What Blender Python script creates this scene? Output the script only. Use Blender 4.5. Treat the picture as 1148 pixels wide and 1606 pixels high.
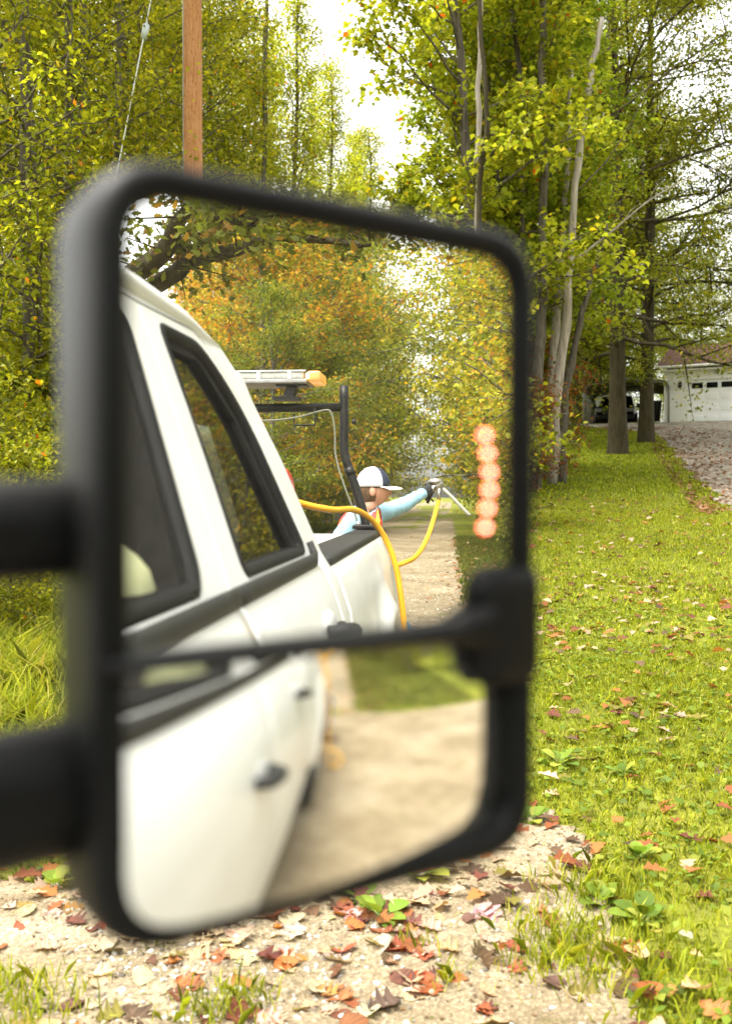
import bpy, bmesh, math, random
import numpy as np
from mathutils import Vector, Matrix
rad = math.radians
for o in list(bpy.data.objects): bpy.data.objects.remove(o)
SC = bpy.context.scene
COL = SC.collection

# ------------------------------------------------------------------ camera, sky, sun, exposure
CAM = np.array([-0.1098, -0.6158, 1.5]); HEAD = rad(72); PITCH = math.atan(28/1500); FPX = 1500.0
cam_d = bpy.data.cameras.new('camera'); cam = bpy.data.objects.new('camera', cam_d); COL.objects.link(cam)
cam.location = CAM; cam.rotation_euler = (math.pi/2-PITCH, 0, -HEAD)
cam_d.sensor_fit = 'VERTICAL'; cam_d.sensor_height = 36; cam_d.sensor_width = 36; cam_d.lens = 36*FPX/1606
cam_d.clip_start = 0.01; cam_d.clip_end = 2000
cam_d.dof.use_dof = True; cam_d.dof.focus_distance = 6.6
cam_d.dof.aperture_fstop = cam_d.lens/1000/0.0105
SC.camera = cam
w = bpy.data.worlds.new('World'); SC.world = w; w.use_nodes = True
nt = w.node_tree; nt.nodes.clear()
SUN_EL, SUN_AZ = rad(62), rad(340)          # azimuth clockwise from +Y
sky = nt.nodes.new('ShaderNodeTexSky'); sky.sky_type = 'NISHITA'; sky.sun_disc = False
sky.sun_elevation = SUN_EL; sky.sun_rotation = SUN_AZ; sky.dust_density = 4; sky.air_density = 1.0; sky.ozone_density = 1
hs = nt.nodes.new('ShaderNodeHueSaturation'); hs.inputs['Saturation'].default_value = 0.12
tint = nt.nodes.new('ShaderNodeMix'); tint.data_type = 'RGBA'; tint.blend_type = 'MULTIPLY'; tint.inputs[0].default_value = 1
tint.inputs[7].default_value = (1.0, 0.985, 0.93, 1)
bg = nt.nodes.new('ShaderNodeBackground'); bg.inputs[1].default_value = 0.145
wo = nt.nodes.new('ShaderNodeOutputWorld')
nt.links.new(sky.outputs[0], hs.inputs['Color']); nt.links.new(hs.outputs[0], tint.inputs[6])
nt.links.new(tint.outputs[2], bg.inputs[0]); nt.links.new(bg.outputs[0], wo.inputs[0])
sd = bpy.data.lights.new('sun', 'SUN'); sd.energy = 1.1; sd.angle = rad(30); sd.color = (1, .95, .86)
so = bpy.data.objects.new('sun', sd); COL.objects.link(so)
sdir = Vector((math.sin(SUN_AZ)*math.cos(SUN_EL), math.cos(SUN_AZ)*math.cos(SUN_EL), math.sin(SUN_EL)))
so.rotation_euler = sdir.to_track_quat('Z', 'Y').to_euler(); so.location = (0, 0, 60)
vs = SC.view_settings; vs.view_transform = 'Standard'; vs.look = 'None'; vs.exposure = 2.3; vs.gamma = 1
SC.render.engine = 'CYCLES'
cy = SC.cycles; cy.max_bounces = 7; cy.diffuse_bounces = 4; cy.glossy_bounces = 4; cy.transmission_bounces = 4
cy.transparent_max_bounces = 6; cy.use_denoising = True; cy.use_adaptive_sampling = True; cy.adaptive_threshold = 0.02
cy.caustics_reflective = False; cy.caustics_refractive = False; cy.sample_clamp_indirect = 6

fw = np.array([math.sin(HEAD)*math.cos(PITCH), math.cos(HEAD)*math.cos(PITCH), -math.sin(PITCH)])
rt = np.array([math.cos(HEAD), -math.sin(HEAD), 0.0]); upv = np.cross(rt, fw)
def W(px, v, py=775):                       # a point of the place at depth v along a direction
    return CAM + v*(fw + rt*(px-574)/FPX - upv*(py-803)/FPX)
GX = [-300, -14, -7, -5, 4.3, 8, 12, 20, 36, 48, 60, 150, 400]; GZ = [1.5, .5, -.15, 0, 0, .3, .6, 1.2, 2.95, 4.95, 5.5, 7.0, 9]
def ground(x, y=0):
    z = np.interp(x, GX, GZ)
    return z*np.clip(np.interp(np.asarray(y, float), [-60, -14, -5, 40], [.15, .35, 1, 1]), 0, 1)

# ------------------------------------------------------------------ mesh helpers
def np_mesh(name, V, loops, starts, mat=None, col=None, smooth=False):
    me = bpy.data.meshes.new(name)
    V = np.ascontiguousarray(V, np.float32)
    me.vertices.add(len(V)); me.vertices.foreach_set('co', V.ravel())
    me.loops.add(len(loops)); me.loops.foreach_set('vertex_index', np.ascontiguousarray(loops, np.int32))
    me.polygons.add(len(starts)); me.polygons.foreach_set('loop_start', np.ascontiguousarray(starts, np.int32))
    if smooth: me.polygons.foreach_set('use_smooth', np.ones(len(starts), bool))
    me.update(calc_edges=True); me.validate()
    if col is not None:
        a = me.color_attributes.new('tone', 'FLOAT_COLOR', 'POINT')
        c = np.ones((len(V), 4), np.float32); c[:, :3] = col; a.data.foreach_set('color', c.ravel())
    if mat: me.materials.append(mat)
    return me
def link(name, me, parent=None, loc=None, rot=None, scale=None):
    o = bpy.data.objects.new(name, me); COL.objects.link(o)
    if parent: o.parent = parent
    if loc is not None: o.location = loc
    if rot is not None: o.rotation_euler = rot
    if scale is not None: o.scale = (scale,)*3 if np.isscalar(scale) else scale
    return o
def tag(o, label, cat, group=None, kind=None):
    if label: o['label'] = label
    if cat: o['category'] = cat
    if group: o['group'] = group
    if kind: o['kind'] = kind
    return o
def thing(name, label, cat, loc=(0, 0, 0), rotz=0, group=None):
    o = bpy.data.objects.new(name, None); COL.objects.link(o); o.location = loc; o.rotation_euler = (0, 0, rotz)
    o.empty_display_size = .2
    return tag(o, label, cat, group)
def struct(o): o['kind'] = 'structure'; return o

class MB:
    """collects shapes for ONE mesh"""
    def __init__(s): s.V = []; s.F = []; s.S = []
    def add(s, V, F, smooth=False):
        b = len(s.V); s.V += [tuple(map(float, v)) for v in V]
        s.F += [tuple(i+b for i in f) for f in F]; s.S += [smooth]*len(F)
    def box(s, c, d, rot=None, bev=0):
        bm = bmesh.new(); bmesh.ops.create_cube(bm, size=1)
        bmesh.ops.scale(bm, vec=d, verts=bm.verts)
        if bev: bmesh.ops.bevel(bm, geom=list(bm.edges), offset=bev, segments=3, profile=.5, affect='EDGES')
        if rot is not None: bmesh.ops.rotate(bm, matrix=Matrix(rot) if not isinstance(rot, Matrix) else rot, verts=bm.verts)
        bmesh.ops.translate(bm, vec=c, verts=bm.verts)
        bm.verts.index_update()
        s.add([v.co[:] for v in bm.verts], [[v.index for v in f.verts] for f in bm.faces], bool(bev)); bm.free()
    def tube(s, P, r, n=10, cap=True, sq=1.0):
        V, F = tube(P, r, n, cap, sq); s.add(V, F, True)
    def lathe(s, prof, axis_o, axis, n=24):
        """prof = [(radius, height)]"""
        a = Vector(axis).normalized(); u = a.orthogonal().normalized(); v = a.cross(u); o = Vector(axis_o)
        V = []; F = []
        for (r, h) in prof:
            for k in range(n):
                t = 2*math.pi*k/n; V.append(o + a*h + (u*math.cos(t)+v*math.sin(t))*r)
        for i in range(len(prof)-1):
            for k in range(n):
                F.append((i*n+k, i*n+(k+1) % n, (i+1)*n+(k+1) % n, (i+1)*n+k))
        F.append(tuple(range(n-1, -1, -1))); F.append(tuple((len(prof)-1)*n+k for k in range(n)))
        s.add(V, F, True)
    def ball(s, c, r, nu=14, nv=10, f=None):
        V = []; F = []
        for i in range(nv+1):
            p = math.pi*i/nv
            for k in range(nu):
                t = 2*math.pi*k/nu
                d = np.array([math.sin(p)*math.cos(t), math.sin(p)*math.sin(t), math.cos(p)])
                q = d*np.array(r) if f is None else f(d)*np.array(r)
                V.append(np.array(c)+q)
        for i in range(nv):
            for k in range(nu):
                F.append((i*nu+k, (i+1)*nu+k, (i+1)*nu+(k+1) % nu, i*nu+(k+1) % nu))
        s.add(V, F, True)
    def prism(s, poly, to3, depth, smooth=False):
        """poly 2D, to3(a,b,k): k=0 front, 1 back"""
        n = len(poly); V = [to3(a, b, 0) for a, b in poly] + [to3(a, b, depth) for a, b in poly]
        F = [tuple(range(n)), tuple(range(2*n-1, n-1, -1))] + [(i, i+n, (i+1) % n+n, (i+1) % n) for i in range(n)]
        s.add(V, F, smooth)
    def build(s, name, mat, parent=None, bevel=0, autosmooth=True, loc=None):
        me = bpy.data.meshes.new(name); me.from_pydata(s.V, [], s.F)
        me.polygons.foreach_set('use_smooth', s.S)
        bm = bmesh.new(); bm.from_mesh(me); bmesh.ops.remove_doubles(bm, verts=bm.verts, dist=1e-5)
        bmesh.ops.recalc_face_normals(bm, faces=bm.faces); bm.to_mesh(me); bm.free()
        if mat: me.materials.append(mat)
        o = link(name, me, parent, loc)
        if bevel:
            m = o.modifiers.new('bevel', 'BEVEL'); m.width = bevel; m.segments = 2; m.limit_method = 'ANGLE'
        return o
def tube(P, r, n=8, cap=False, sq=1.0):
    P = np.asarray(P, float); m = len(P); r = np.broadcast_to(np.asarray(r, float), (m,))
    T = np.gradient(P, axis=0); T /= np.linalg.norm(T, axis=1)[:, None]+1e-12
    a = np.array([0, 0, 1.0]) if abs(T[0][2]) < .9 else np.array([1.0, 0, 0])
    U = np.zeros_like(P); u = a-T[0]*(a@T[0]); u /= np.linalg.norm(u)
    for i in range(m):
        u = u-T[i]*(u@T[i]); u /= np.linalg.norm(u)+1e-12; U[i] = u
    B = np.cross(T, U); th = np.linspace(0, 2*np.pi, n, endpoint=False)
    V = (P[:, None]+r[:, None, None]*(np.cos(th)[None, :, None]*U[:, None]+sq*np.sin(th)[None, :, None]*B[:, None])).reshape(-1, 3)
    F = [(i*n+k, i*n+(k+1) % n, (i+1)*n+(k+1) % n, (i+1)*n+k) for i in range(m-1) for k in range(n)]
    if cap: F += [tuple(range(n-1, -1, -1)), tuple((m-1)*n+k for k in range(n))]
    return V, F
def spline(P, n=40):
    P = np.asarray(P, float); m = len(P); Q = np.vstack([2*P[0]-P[1], P, 2*P[-1]-P[-2]]); out = []
    for t in np.linspace(0, m-1-1e-9, n):
        i = int(t); f = t-i; a, b, c, d = Q[i:i+4]
        out.append(.5*(2*b+(c-a)*f+(2*a-5*b+4*c-d)*f*f+(3*b-a-3*c+d)*f**3))
    return np.array(out)

# ------------------------------------------------------------------ materials
def M(name, col=(.5, .5, .5), rough=.5, metal=0, spec=.5, coat=0, trans=0, emit=None, es=0, ior=1.45):
    m = bpy.data.materials.new(name); m.use_nodes = True; b = m.node_tree.nodes['Principled BSDF']
    b.inputs['Base Color'].default_value = (*col, 1); b.inputs['Roughness'].default_value = rough; b.inputs['Metallic'].default_value = metal
    b.inputs['Specular IOR Level'].default_value = spec; b.inputs['Coat Weight'].default_value = coat; b.inputs['Coat Roughness'].default_value = .10
    b.inputs['Transmission Weight'].default_value = trans; b.inputs['IOR'].default_value = ior
    if emit: b.inputs['Emission Color'].default_value = (*emit, 1); b.inputs['Emission Strength'].default_value = es
    return m
def N(m, t, **kw):
    n = m.node_tree.nodes.new(t)
    for k, v in kw.items():
        if k.startswith('i_'): n.inputs[k[2:].replace('_', ' ')].default_value = v
        else: setattr(n, k, v)
    return n
def L(m, a, b): m.node_tree.links.new(a, b)
def bsdf(m): return m.node_tree.nodes['Principled BSDF']
def ramp(m, fac, stops):
    r = N(m, 'ShaderNodeValToRGB'); e = r.color_ramp.elements
    while len(e) < len(stops): e.new(.5)
    for k, (p, c) in enumerate(stops): e[k].position = p; e[k].color = (*c, 1)
    L(m, fac, r.inputs[0]); return r.outputs[0]
def noise(m, scale, detail=4, rough=.55, co='Object', vscale=None):
    tc = N(m, 'ShaderNodeTexCoord'); n = N(m, 'ShaderNodeTexNoise'); n.inputs['Scale'].default_value = scale
    n.inputs['Detail'].default_value = detail; n.inputs['Roughness'].default_value = rough
    src = tc.outputs[co]
    if vscale:
        mp = N(m, 'ShaderNodeMapping'); mp.inputs['Scale'].default_value = vscale; L(m, src, mp.inputs[0]); src = mp.outputs[0]
    L(m, src, n.inputs['Vector']); return n.outputs[0]
def mixc(m, f, a, b, mode='MIX'):
    n = N(m, 'ShaderNodeMix', data_type='RGBA', blend_type=mode)
    for s, v in ((n.inputs[0], f), (n.inputs[6], a), (n.inputs[7], b)):
        if isinstance(v, (int, float)): s.default_value = v
        elif isinstance(v, tuple): s.default_value = (*v, 1)
        else: L(m, v, s)
    return n.outputs[2]
def bump(m, h, strength=.4, dist=.02):
    b = N(m, 'ShaderNodeBump'); b.inputs['Strength'].default_value = strength; b.inputs['Distance'].default_value = dist
    L(m, h, b.inputs['Height']); L(m, b.outputs[0], bsdf(m).inputs['Normal'])
def varied(name, c0, c1, scale, rough=.6, bstr=.0, bdist=.01, spec=.4, vscale=None, **kw):
    m = M(name, c0, rough, spec=spec, **kw); n = noise(m, scale, 6, .6, vscale=vscale)
    L(m, ramp(m, n, [(.3, c0), (.7, c1)]), bsdf(m).inputs['Base Color'])
    if bstr: bump(m, n, bstr, bdist)
    return m
def leaf_mat(name, trans=.48, rough=.5):
    m = M(name, rough=rough, spec=.18); nt = m.node_tree; b = bsdf(m)
    at = N(m, 'ShaderNodeVertexColor', layer_name='tone'); oi = N(m, 'ShaderNodeObjectInfo')
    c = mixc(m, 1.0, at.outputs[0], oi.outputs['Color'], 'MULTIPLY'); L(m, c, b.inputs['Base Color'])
    t = N(m, 'ShaderNodeBsdfTranslucent'); tc = mixc(m, 1.0, c, (1.5, 1.45, .8), 'MULTIPLY'); L(m, tc, t.inputs[0])
    mx = N(m, 'ShaderNodeMixShader'); mx.inputs[0].default_value = trans
    L(m, b.outputs[0], mx.inputs[1]); L(m, t.outputs[0], mx.inputs[2]); L(m, mx.outputs[0], nt.nodes['Material Output'].inputs[0])
    return m
LEAF = leaf_mat('leaf_green'); GRASS = leaf_mat('grass_blade', .35, .55); DRY = leaf_mat('dry_leaf', .22, .6)
BARK = varied('bark_grey_brown', (.045, .038, .028), (.16, .14, .105), 6, .9, .8, .03, .2, vscale=(2, 2, .35))
BARKD = varied('bark_dark', (.03, .024, .012), (.075, .062, .033), 6, .9, .8, .03, .2, vscale=(2, 2, .3))
BARKP = varied('bark_pale_dead', (.20, .17, .135), (.46, .41, .34), 5, .85, .6, .02, .2, vscale=(2.5, 2.5, .3))

def white_paint():
    m = M('white_paint', (.84, .845, .84), .4, coat=.35, spec=.4)
    n = noise(m, 3.5, 6, .65); L(m, ramp(m, n, [(.35, (.71, .715, .715)), (.8, (.66, .66, .65))]), bsdf(m).inputs['Base Color'])
    n2 = noise(m, 9, 5); L(m, ramp(m, n2, [(.3, (.32,)*3), (.8, (.5,)*3)]), bsdf(m).inputs['Roughness'])
    return m
WHITE = white_paint()
BLACKP = varied('black_textured_plastic', (.012, .012, .012), (.02, .02, .019), 60, .5, .15, .001)
TRIM = varied('charcoal_trim', (.014, .014, .014), (.022, .022, .021), 30, .6, spec=.3)
RUBBER = M('black_rubber', (.005, .005, .005), .7, spec=.2)
TYRE = varied('tyre_rubber', (.012, .012, .012), (.03, .029, .027), 20, .8, .3, .004)
STEEL = varied('steel', (.35, .35, .35), (.5, .5, .5), 20, .35, metal=1)
BLACKM = varied('black_painted_steel', (.006, .006, .006), (.018, .017, .015), 14, .42, .1, .002, spec=.3)
INTER = varied('dark_interior_cloth', (.007, .007, .006), (.014, .013, .012), 50, .9, spec=.1)
def glass_mat(name, tintc, fac=.12):
    m = bpy.data.materials.new(name); m.use_nodes = True; nt = m.node_tree; nt.nodes.clear()
    t = nt.nodes.new('ShaderNodeBsdfTransparent'); t.inputs[0].default_value = (*tintc, 1)
    g = nt.nodes.new('ShaderNodeBsdfGlossy'); g.inputs['Roughness'].default_value = .02
    fr = nt.nodes.new('ShaderNodeFresnel'); fr.inputs[0].default_value = 1.45
    mx = nt.nodes.new('ShaderNodeMixShader'); out = nt.nodes.new('ShaderNodeOutputMaterial')
    nt.links.new(fr.outputs[0], mx.inputs[0]); nt.links.new(t.outputs[0], mx.inputs[1]); nt.links.new(g.outputs[0], mx.inputs[2]); nt.links.new(mx.outputs[0], out.inputs[0])
    return m
TINT = glass_mat('tinted_glass', (.36, .38, .35)); CLEAR = glass_mat('clear_glass', (.85, .87, .84))

# ------------------------------------------------------------------ ground
rng = np.random.default_rng(7)
def lawn_mat():
    m = M('lawn_soil', rough=.95, spec=.1)
    n1 = noise(m, .35, 5, .6); n2 = noise(m, 6, 6, .7); n3 = noise(m, 45, 3, .7)
    g = ramp(m, n1, [(.3, (.10, .12, .012)), (.52, (.17, .19, .016)), (.72, (.23, .235, .03))])
    g = mixc(m, ramp(m, n2, [(.42, (0,)*3), (.72, (.55,)*3)]), g, (.10, .085, .04))
    g = mixc(m, .5, g, ramp(m, n3, [(.3, (.35,)*3), (.7, (1.1,)*3)]), 'MULTIPLY')
    L(m, g, bsdf(m).inputs['Base Color']); bump(m, n3, .6, .03); return m
def gravel_mat(name, a, b, c, s=38):
    m = M(name, rough=.95, spec=.15)
    tc = N(m, 'ShaderNodeTexCoord'); v = N(m, 'ShaderNodeTexVoronoi'); v.inputs['Scale'].default_value = s; L(m, tc.outputs['Object'], v.inputs['Vector'])
    n1 = noise(m, .9, 6, .65); n2 = noise(m, 14, 6, .7)
    g = ramp(m, n1, [(.3, a), (.5, b), (.7, c)])
    n4 = noise(m, 1.7, 7, .75); g = mixc(m, ramp(m, n4, [(.45, (0,)*3), (.68, (.6,)*3)]), g, (.095, .068, .038))
    sep = N(m, 'ShaderNodeSeparateColor'); L(m, v.outputs['Color'], sep.inputs[0])
    g = mixc(m, .75, g, ramp(m, sep.outputs[0], [(.0, (.62, .6, .55)), (.55, (1, .98, .94)), (.95, (1.5, 1.5, 1.48))]), 'MULTIPLY')
    g = mixc(m, ramp(m, n2, [(.5, (0,)*3), (.75, (.6,)*3)]), g, (.10, .075, .035))
    n3 = noise(m, 2.3, 6, .7); g = mixc(m, ramp(m, n3, [(.58, (0,)*3), (.72, (.55,)*3)]), g, (.10, .105, .02))
    L(m, g, bsdf(m).inputs['Base Color'])
    mx = N(m, 'ShaderNodeMath', operation='ADD'); L(m, v.outputs['Distance'], mx.inputs[0]); L(m, n2, mx.inputs[1]); bump(m, mx.outputs[0], .5, .008); return m
LAWN = lawn_mat()
GRAV = gravel_mat('gravel_tan', (.155, .12, .073), (.235, .19, .125), (.30, .255, .185), 95)
DRIVE = gravel_mat('driveway_gravel', (.20, .18, .145), (.26, .235, .195), (.31, .285, .245), 9)
def grid(xs, ys, zf):
    X, Y = np.meshgrid(xs, ys, indexing='ij'); Z = zf(X, Y); nx, ny = len(xs), len(ys)
    V = np.stack([X, Y, Z], -1).reshape(-1, 3); I = np.arange(nx*ny).reshape(nx, ny)
    Fq = np.stack([I[:-1, :-1], I[1:, :-1], I[1:, 1:], I[:-1, 1:]], -1).reshape(-1, 4); return V, Fq
def hashn(x, y, s):
    return np.sin(x*s*1.3+1.7*np.sin(y*s*.9))*np.cos(y*s*1.1+1.3*np.sin(x*s*.7))
def bumps(x, y): return .035*hashn(x, y, .9)*np.clip((np.abs(x-4)-0)/3, 0, 1)+.012*hashn(x+3, y-2, 3.1)
def gz(x, y): return ground(x, y)+bumps(np.asarray(x, float), np.asarray(y, float))
xs = np.unique(np.concatenate([np.linspace(-400, -20, 20), np.linspace(-20, -5, 20), np.linspace(-5, 14, 120), np.linspace(14, 62, 100), np.linspace(62, 500, 20)]))
ys = np.unique(np.concatenate([np.linspace(-400, -40, 20), np.linspace(-40, -8, 40), np.linspace(-8, 8, 110), np.linspace(8, 60, 60), np.linspace(60, 400, 20)]))
V, Fq = grid(xs, ys, gz)
o = link('lawn_ground', np_mesh('lawn_ground', V, Fq.ravel(), np.arange(len(Fq))*4, LAWN, smooth=True)); struct(o)
# gravel road with the apron in front of the truck
EY = [-300, -7.9, -7.5, -7.2, -3.2, -2.6, -.75, -.5, -.36, -.2, 0, .3, .6, .95, 1.65, 2.3, 2.9, 6, 300]
EX = [.6, .6, 1.0, 3.9, 3.9, 2.7, 2.35, 2.75, 3.6, 4.2, 4.36, 3.83, 3.3, 2.85, 2.95, 3.1, .9, .8, .8]
def edge(y): return np.interp(y, EY, EX)
def gravel_in(x, y): return (x < edge(y)+.12*hashn(x, y, 6)+.06*hashn(x, y, 17)) & (x > -4.5+.2*hashn(x, y, 1.1))
gxs = np.unique(np.concatenate([np.linspace(-5, .2, 40), np.linspace(.2, 4.8, 110)])); gys = np.unique(np.concatenate([np.linspace(-200, -60, 40), np.linspace(-60, -9, 130), np.linspace(-9, 4, 240), np.linspace(4, 150, 60)]))
V, Fq = grid(gxs, gys, lambda X, Y: gz(X, Y)+.012)
cen = V[Fq].mean(1); Fq = Fq[gravel_in(cen[:, 0], cen[:, 1])]
o = link('gravel_road', np_mesh('gravel_road', V, Fq.ravel(), np.arange(len(Fq))*4, GRAV, smooth=True)); struct(o)
DX = [10, 15, 19.9, 22, 26.6, 32, 38.2, 43, 45, 48]; DY = [-1.75, -1.72, -1.64, -1.45, -1.07, -.75, -.34, .3, 2.2, 5.0]
def drive_in(x, y): return (y < np.interp(x, DX, DY)+.18*hashn(x, y, 2.2)) & (y > -9-.2*hashn(x, y, 1))
V, Fq = grid(np.linspace(11, 47.6, 150), np.linspace(-10, 5.5, 110), lambda X, Y: gz(X, Y)+.02)
cen = V[Fq].mean(1); Fq = Fq[drive_in(cen[:, 0], cen[:, 1])]
o = link('driveway', np_mesh('driveway', V, Fq.ravel(), np.arange(len(Fq))*4, DRIVE, smooth=True)); struct(o)

# ------------------------------------------------------------------ leaves and grass in bulk
def poly(p): return np.array([(x, y, z) for x, y, z in p], float)
KITE = poly([(0, 0, 0), (.3, .42, .07), (0, 1, -.05), (-.3, .42, .07)])
MAPLE = poly([(0, 0, 0), (.28, .0, .0), (.30, .22, .09), (.50, .46, .06), (.33, .52, .10), (.22, .74, .04), (0, 1.05, -.14), (-.20, .70, .05), (-.36, .54, .10), (-.46, .42, .05), (-.30, .22, .09), (-.24, .02, .0)])
LANCE = poly([(0, 0, 0), (.14, .3, .03), (.11, .7, .0), (0, 1, -.08), (-.11, .7, .0), (-.14, .3, .03)])
def norm(a): return a/(np.linalg.norm(a, axis=-1, keepdims=True)+1e-9)
def scatter(T, pos, size, nrm, rng, droop=.35):
    n = len(pos); r = rng.normal(size=(n, 3)); d = norm(r-nrm*np.sum(r*nrm, 1)[:, None]); d[:, 2] -= droop; d = norm(d)
    x = norm(np.cross(d, nrm)); nn = np.cross(x, d); s = np.broadcast_to(size, (n,))[:, None, None]
    V = pos[:, None]+s*(T[None, :, 0:1]*x[:, None]+T[None, :, 1:2]*d[:, None]+T[None, :, 2:3]*nn[:, None])
    k = len(T); return V.reshape(-1, 3), np.arange(n*k), np.arange(n)*k
def pick(pal, n, rng, var=.18):
    c = np.array([p[:3] for p in pal]); pw = np.array([p[3] for p in pal]); i = rng.choice(len(c), n, p=pw/pw.sum())
    return np.clip(c[i]*(1+rng.normal(size=(n, 1))*var), .004, 1)
GREEN = [(.185, .20, .012, 4), (.14, .165, .012, 3), (.25, .25, .016, 2), (.08, .105, .010, 1.6), (.32, .25, .015, .2), (.40, .14, .012, .05)]
LIME = [(.31, .33, .024, 4), (.25, .285, .022, 3), (.39, .385, .034, 2), (.16, .20, .018, 1.6), (.44, .34, .02, .3), (.48, .10, .015, .09)]
DARK = [(.15, .17, .014, 4), (.11, .13, .012, 3), (.21, .215, .016, 2), (.34, .28, .018, .35)]
OLIVE = [(.19, .18, .02, 4), (.14, .15, .018, 3), (.25, .22, .024, 2), (.32, .20, .02, .7), (.09, .105, .014, 2)]
RUST = [(.36, .17, .02, 3), (.40, .24, .026, 3), (.30, .12, .018, 1.2), (.27, .22, .026, 4), (.19, .19, .022, 4), (.44, .14, .018, .5)]
GOLD = [(.36, .27, .022, 4), (.28, .24, .022, 3), (.21, .20, .02, 3), (.40, .21, .02, 1.3), (.14, .15, .018, 1.5)]
REDS = [(.10, .11, .02, 3), (.20, .05, .025, 2), (.28, .09, .03, 1.5), (.14, .13, .02, 2), (.34, .16, .05, .6)]

def make_tree(name, seed, h, r0, base, cr, nb, nl, ls, pal, T=KITE, bark=BARK, up=.55, prof='oval', wob=.25, clump=.28, twigs=4, lean=(0, 0), bare=0, flat=.9, z0=-.3):
    """trunk mesh with limbs, and crown mesh; both at the origin, shared by the copies"""
    g = np.random.default_rng(seed)
    hh = np.linspace(0, 1, 12); P = np.zeros((12, 3)); P[:, 2] = z0+hh*(h-z0)
    P[:, 0] = lean[0]*hh**1.3*h+wob*np.cumsum(g.normal(size=12)*.35)*hh; P[:, 1] = lean[1]*hh**1.3*h+wob*np.cumsum(g.normal(size=12)*.35)*hh
    R = r0*(1-hh)**.75+.012; R[0] *= 1.35; R[1] *= 1.03
    Vs = []; Fs = []; off = 0
    def addt(p, r, n):
        nonlocal off
        v, f = tube(p, r, n); Vs.append(v); Fs.extend([tuple(i+off for i in q) for q in f]); off += len(v)
    addt(spline(P, 26), np.interp(np.linspace(0, 1, 26), hh, R), 12)
    tips = []; wts = []
    for i in range(nb):
        f = (i+g.random()*.8)/nb; hz = base+(h*.985-base)*f**.9
        q = hz/h; b0 = np.array([np.interp(hz, P[:, 2], P[:, k]) for k in range(3)]); b0[2] = hz
        pr = {'oval': math.sin(math.pi*min(1, .22+.78*f))**.7, 'cone': (1-f)**.7*.95+.08, 'column': .55+.45*math.sin(math.pi*f), 'dome': (1-f**2.2)**.6}[prof]
        ln = cr*pr*(.65+.6*g.random())+.15; az = i*2.399+g.normal()*.5
        el = up*(.5+.9*f)+g.normal()*.15; d = np.array([math.cos(az)*math.cos(el), math.sin(az)*math.cos(el), math.sin(el)])
        pts = [b0]; dd = d.copy()
        for s in range(6):
            dd = norm(dd+g.normal(size=3)*.16+np.array([0, 0, .03])); pts.append(pts[-1]+dd*ln/6)
        pts = np.array(pts); br = max(.008, min(.35*np.interp(q, hh, R), .03*ln+.006)); rr = br*np.linspace(1, .25, 7); addt(pts, rr, 5)
        for s in range(twigs):
            t = .3+.7*(s+g.random())/twigs; ti = t*6; k = min(5, int(ti)); p = pts[k]+(pts[k+1]-pts[k])*(ti-k)
            d2 = norm(dd+g.normal(size=3)*.75+np.array([0, 0, -.05])); l2 = ln*(.18+.25*g.random())*(1.25-.5*t)+.12
            tw = np.array([p, p+d2*l2*.5+g.normal(size=3)*.03, p+d2*l2-np.array([0, 0, .08*l2])]); addt(tw, [br*.4, br*.28, .004], 4)
            if g.random() >= bare: tips.append(tw); wts.append(l2+.15)
        if g.random() >= bare: tips.append(pts[3::3][:2] if len(pts[3::3]) > 1 else pts[-2:]); wts.append(.25*ln)
    trunk = np_mesh(name+'_trunk', np.vstack(Vs), [i for f in Fs for i in f], np.arange(len(Fs))*4, bark, smooth=True)
    if nl == 0: return trunk, None
    wts = np.array(wts); idx = g.choice(len(tips), nl, p=wts/wts.sum()); A = np.array([[t[0], t[-1]] for t in tips])
    t = g.random((nl, 1))**.8; pos = A[idx, 0]*(1-t)+A[idx, 1]*t; cl = g.normal(size=(len(tips), 1)); 
    pos = pos+g.normal(size=(nl, 3))*clump*np.array([1, 1, .6]); pos[:, 2] = np.maximum(pos[:, 2], .08)
    nrm = norm(np.array([0, 0, flat])+g.normal(size=(nl, 3))*.55)
    V, lo, st = scatter(T, pos, ls*(.65+.6*g.random(nl)), nrm, g)
    col = pick(pal, nl, g)*np.clip(1+.13*cl[idx], .6, 1.5); col = np.repeat(col, len(T), 0)
    return trunk, np_mesh(name+'_crown', V, lo, st, LEAF, col)

TREES = {}
def variant(key, **kw): TREES[key] = make_tree(key, **kw)
variant('slim1', seed=1, h=15, r0=.12, base=.9, cr=2.3, nb=72, nl=21000, ls=.095, pal=GREEN, prof='column', clump=.2)
variant('slim2', seed=2, h=14, r0=.10, base=.7, cr=2.0, nb=66, nl=19000, ls=.092, pal=GREEN, prof='column', clump=.2)
variant('slim3', seed=3, h=16, r0=.13, base=1.6, cr=2.4, nb=70, nl=21000, ls=.095, pal=GREEN, prof='column', clump=.2, up=.7)
variant('airy1', seed=4, h=15, r0=.11, base=3, cr=2.0, nb=64, nl=13000, ls=.11, pal=LIME, prof='cone', up=.85, clump=.22)
variant('airy2', seed=5, h=16, r0=.12, base=2.4, cr=2.2, nb=60, nl=13500, ls=.11, pal=LIME, prof='cone', up=.95, clump=.22)
variant('maple1', seed=6, h=13, r0=.10, base=1.8, cr=2.0, nb=58, nl=14500, ls=.105, pal=LIME, T=MAPLE, prof='dome', up=.6, clump=.15, flat=1.3)
variant('maple2', seed=8, h=11, r0=.08, base=1.2, cr=1.9, nb=50, nl=12500, ls=.10, pal=LIME, T=MAPLE, prof='dome', up=.55, clump=.15, flat=1.3)
variant('maple3', seed=18, h=13, r0=.10, base=4.4, cr=2.1, nb=54, nl=13500, ls=.105, pal=LIME, T=MAPLE, prof='dome', up=.5, clump=.15, flat=1.3)
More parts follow.
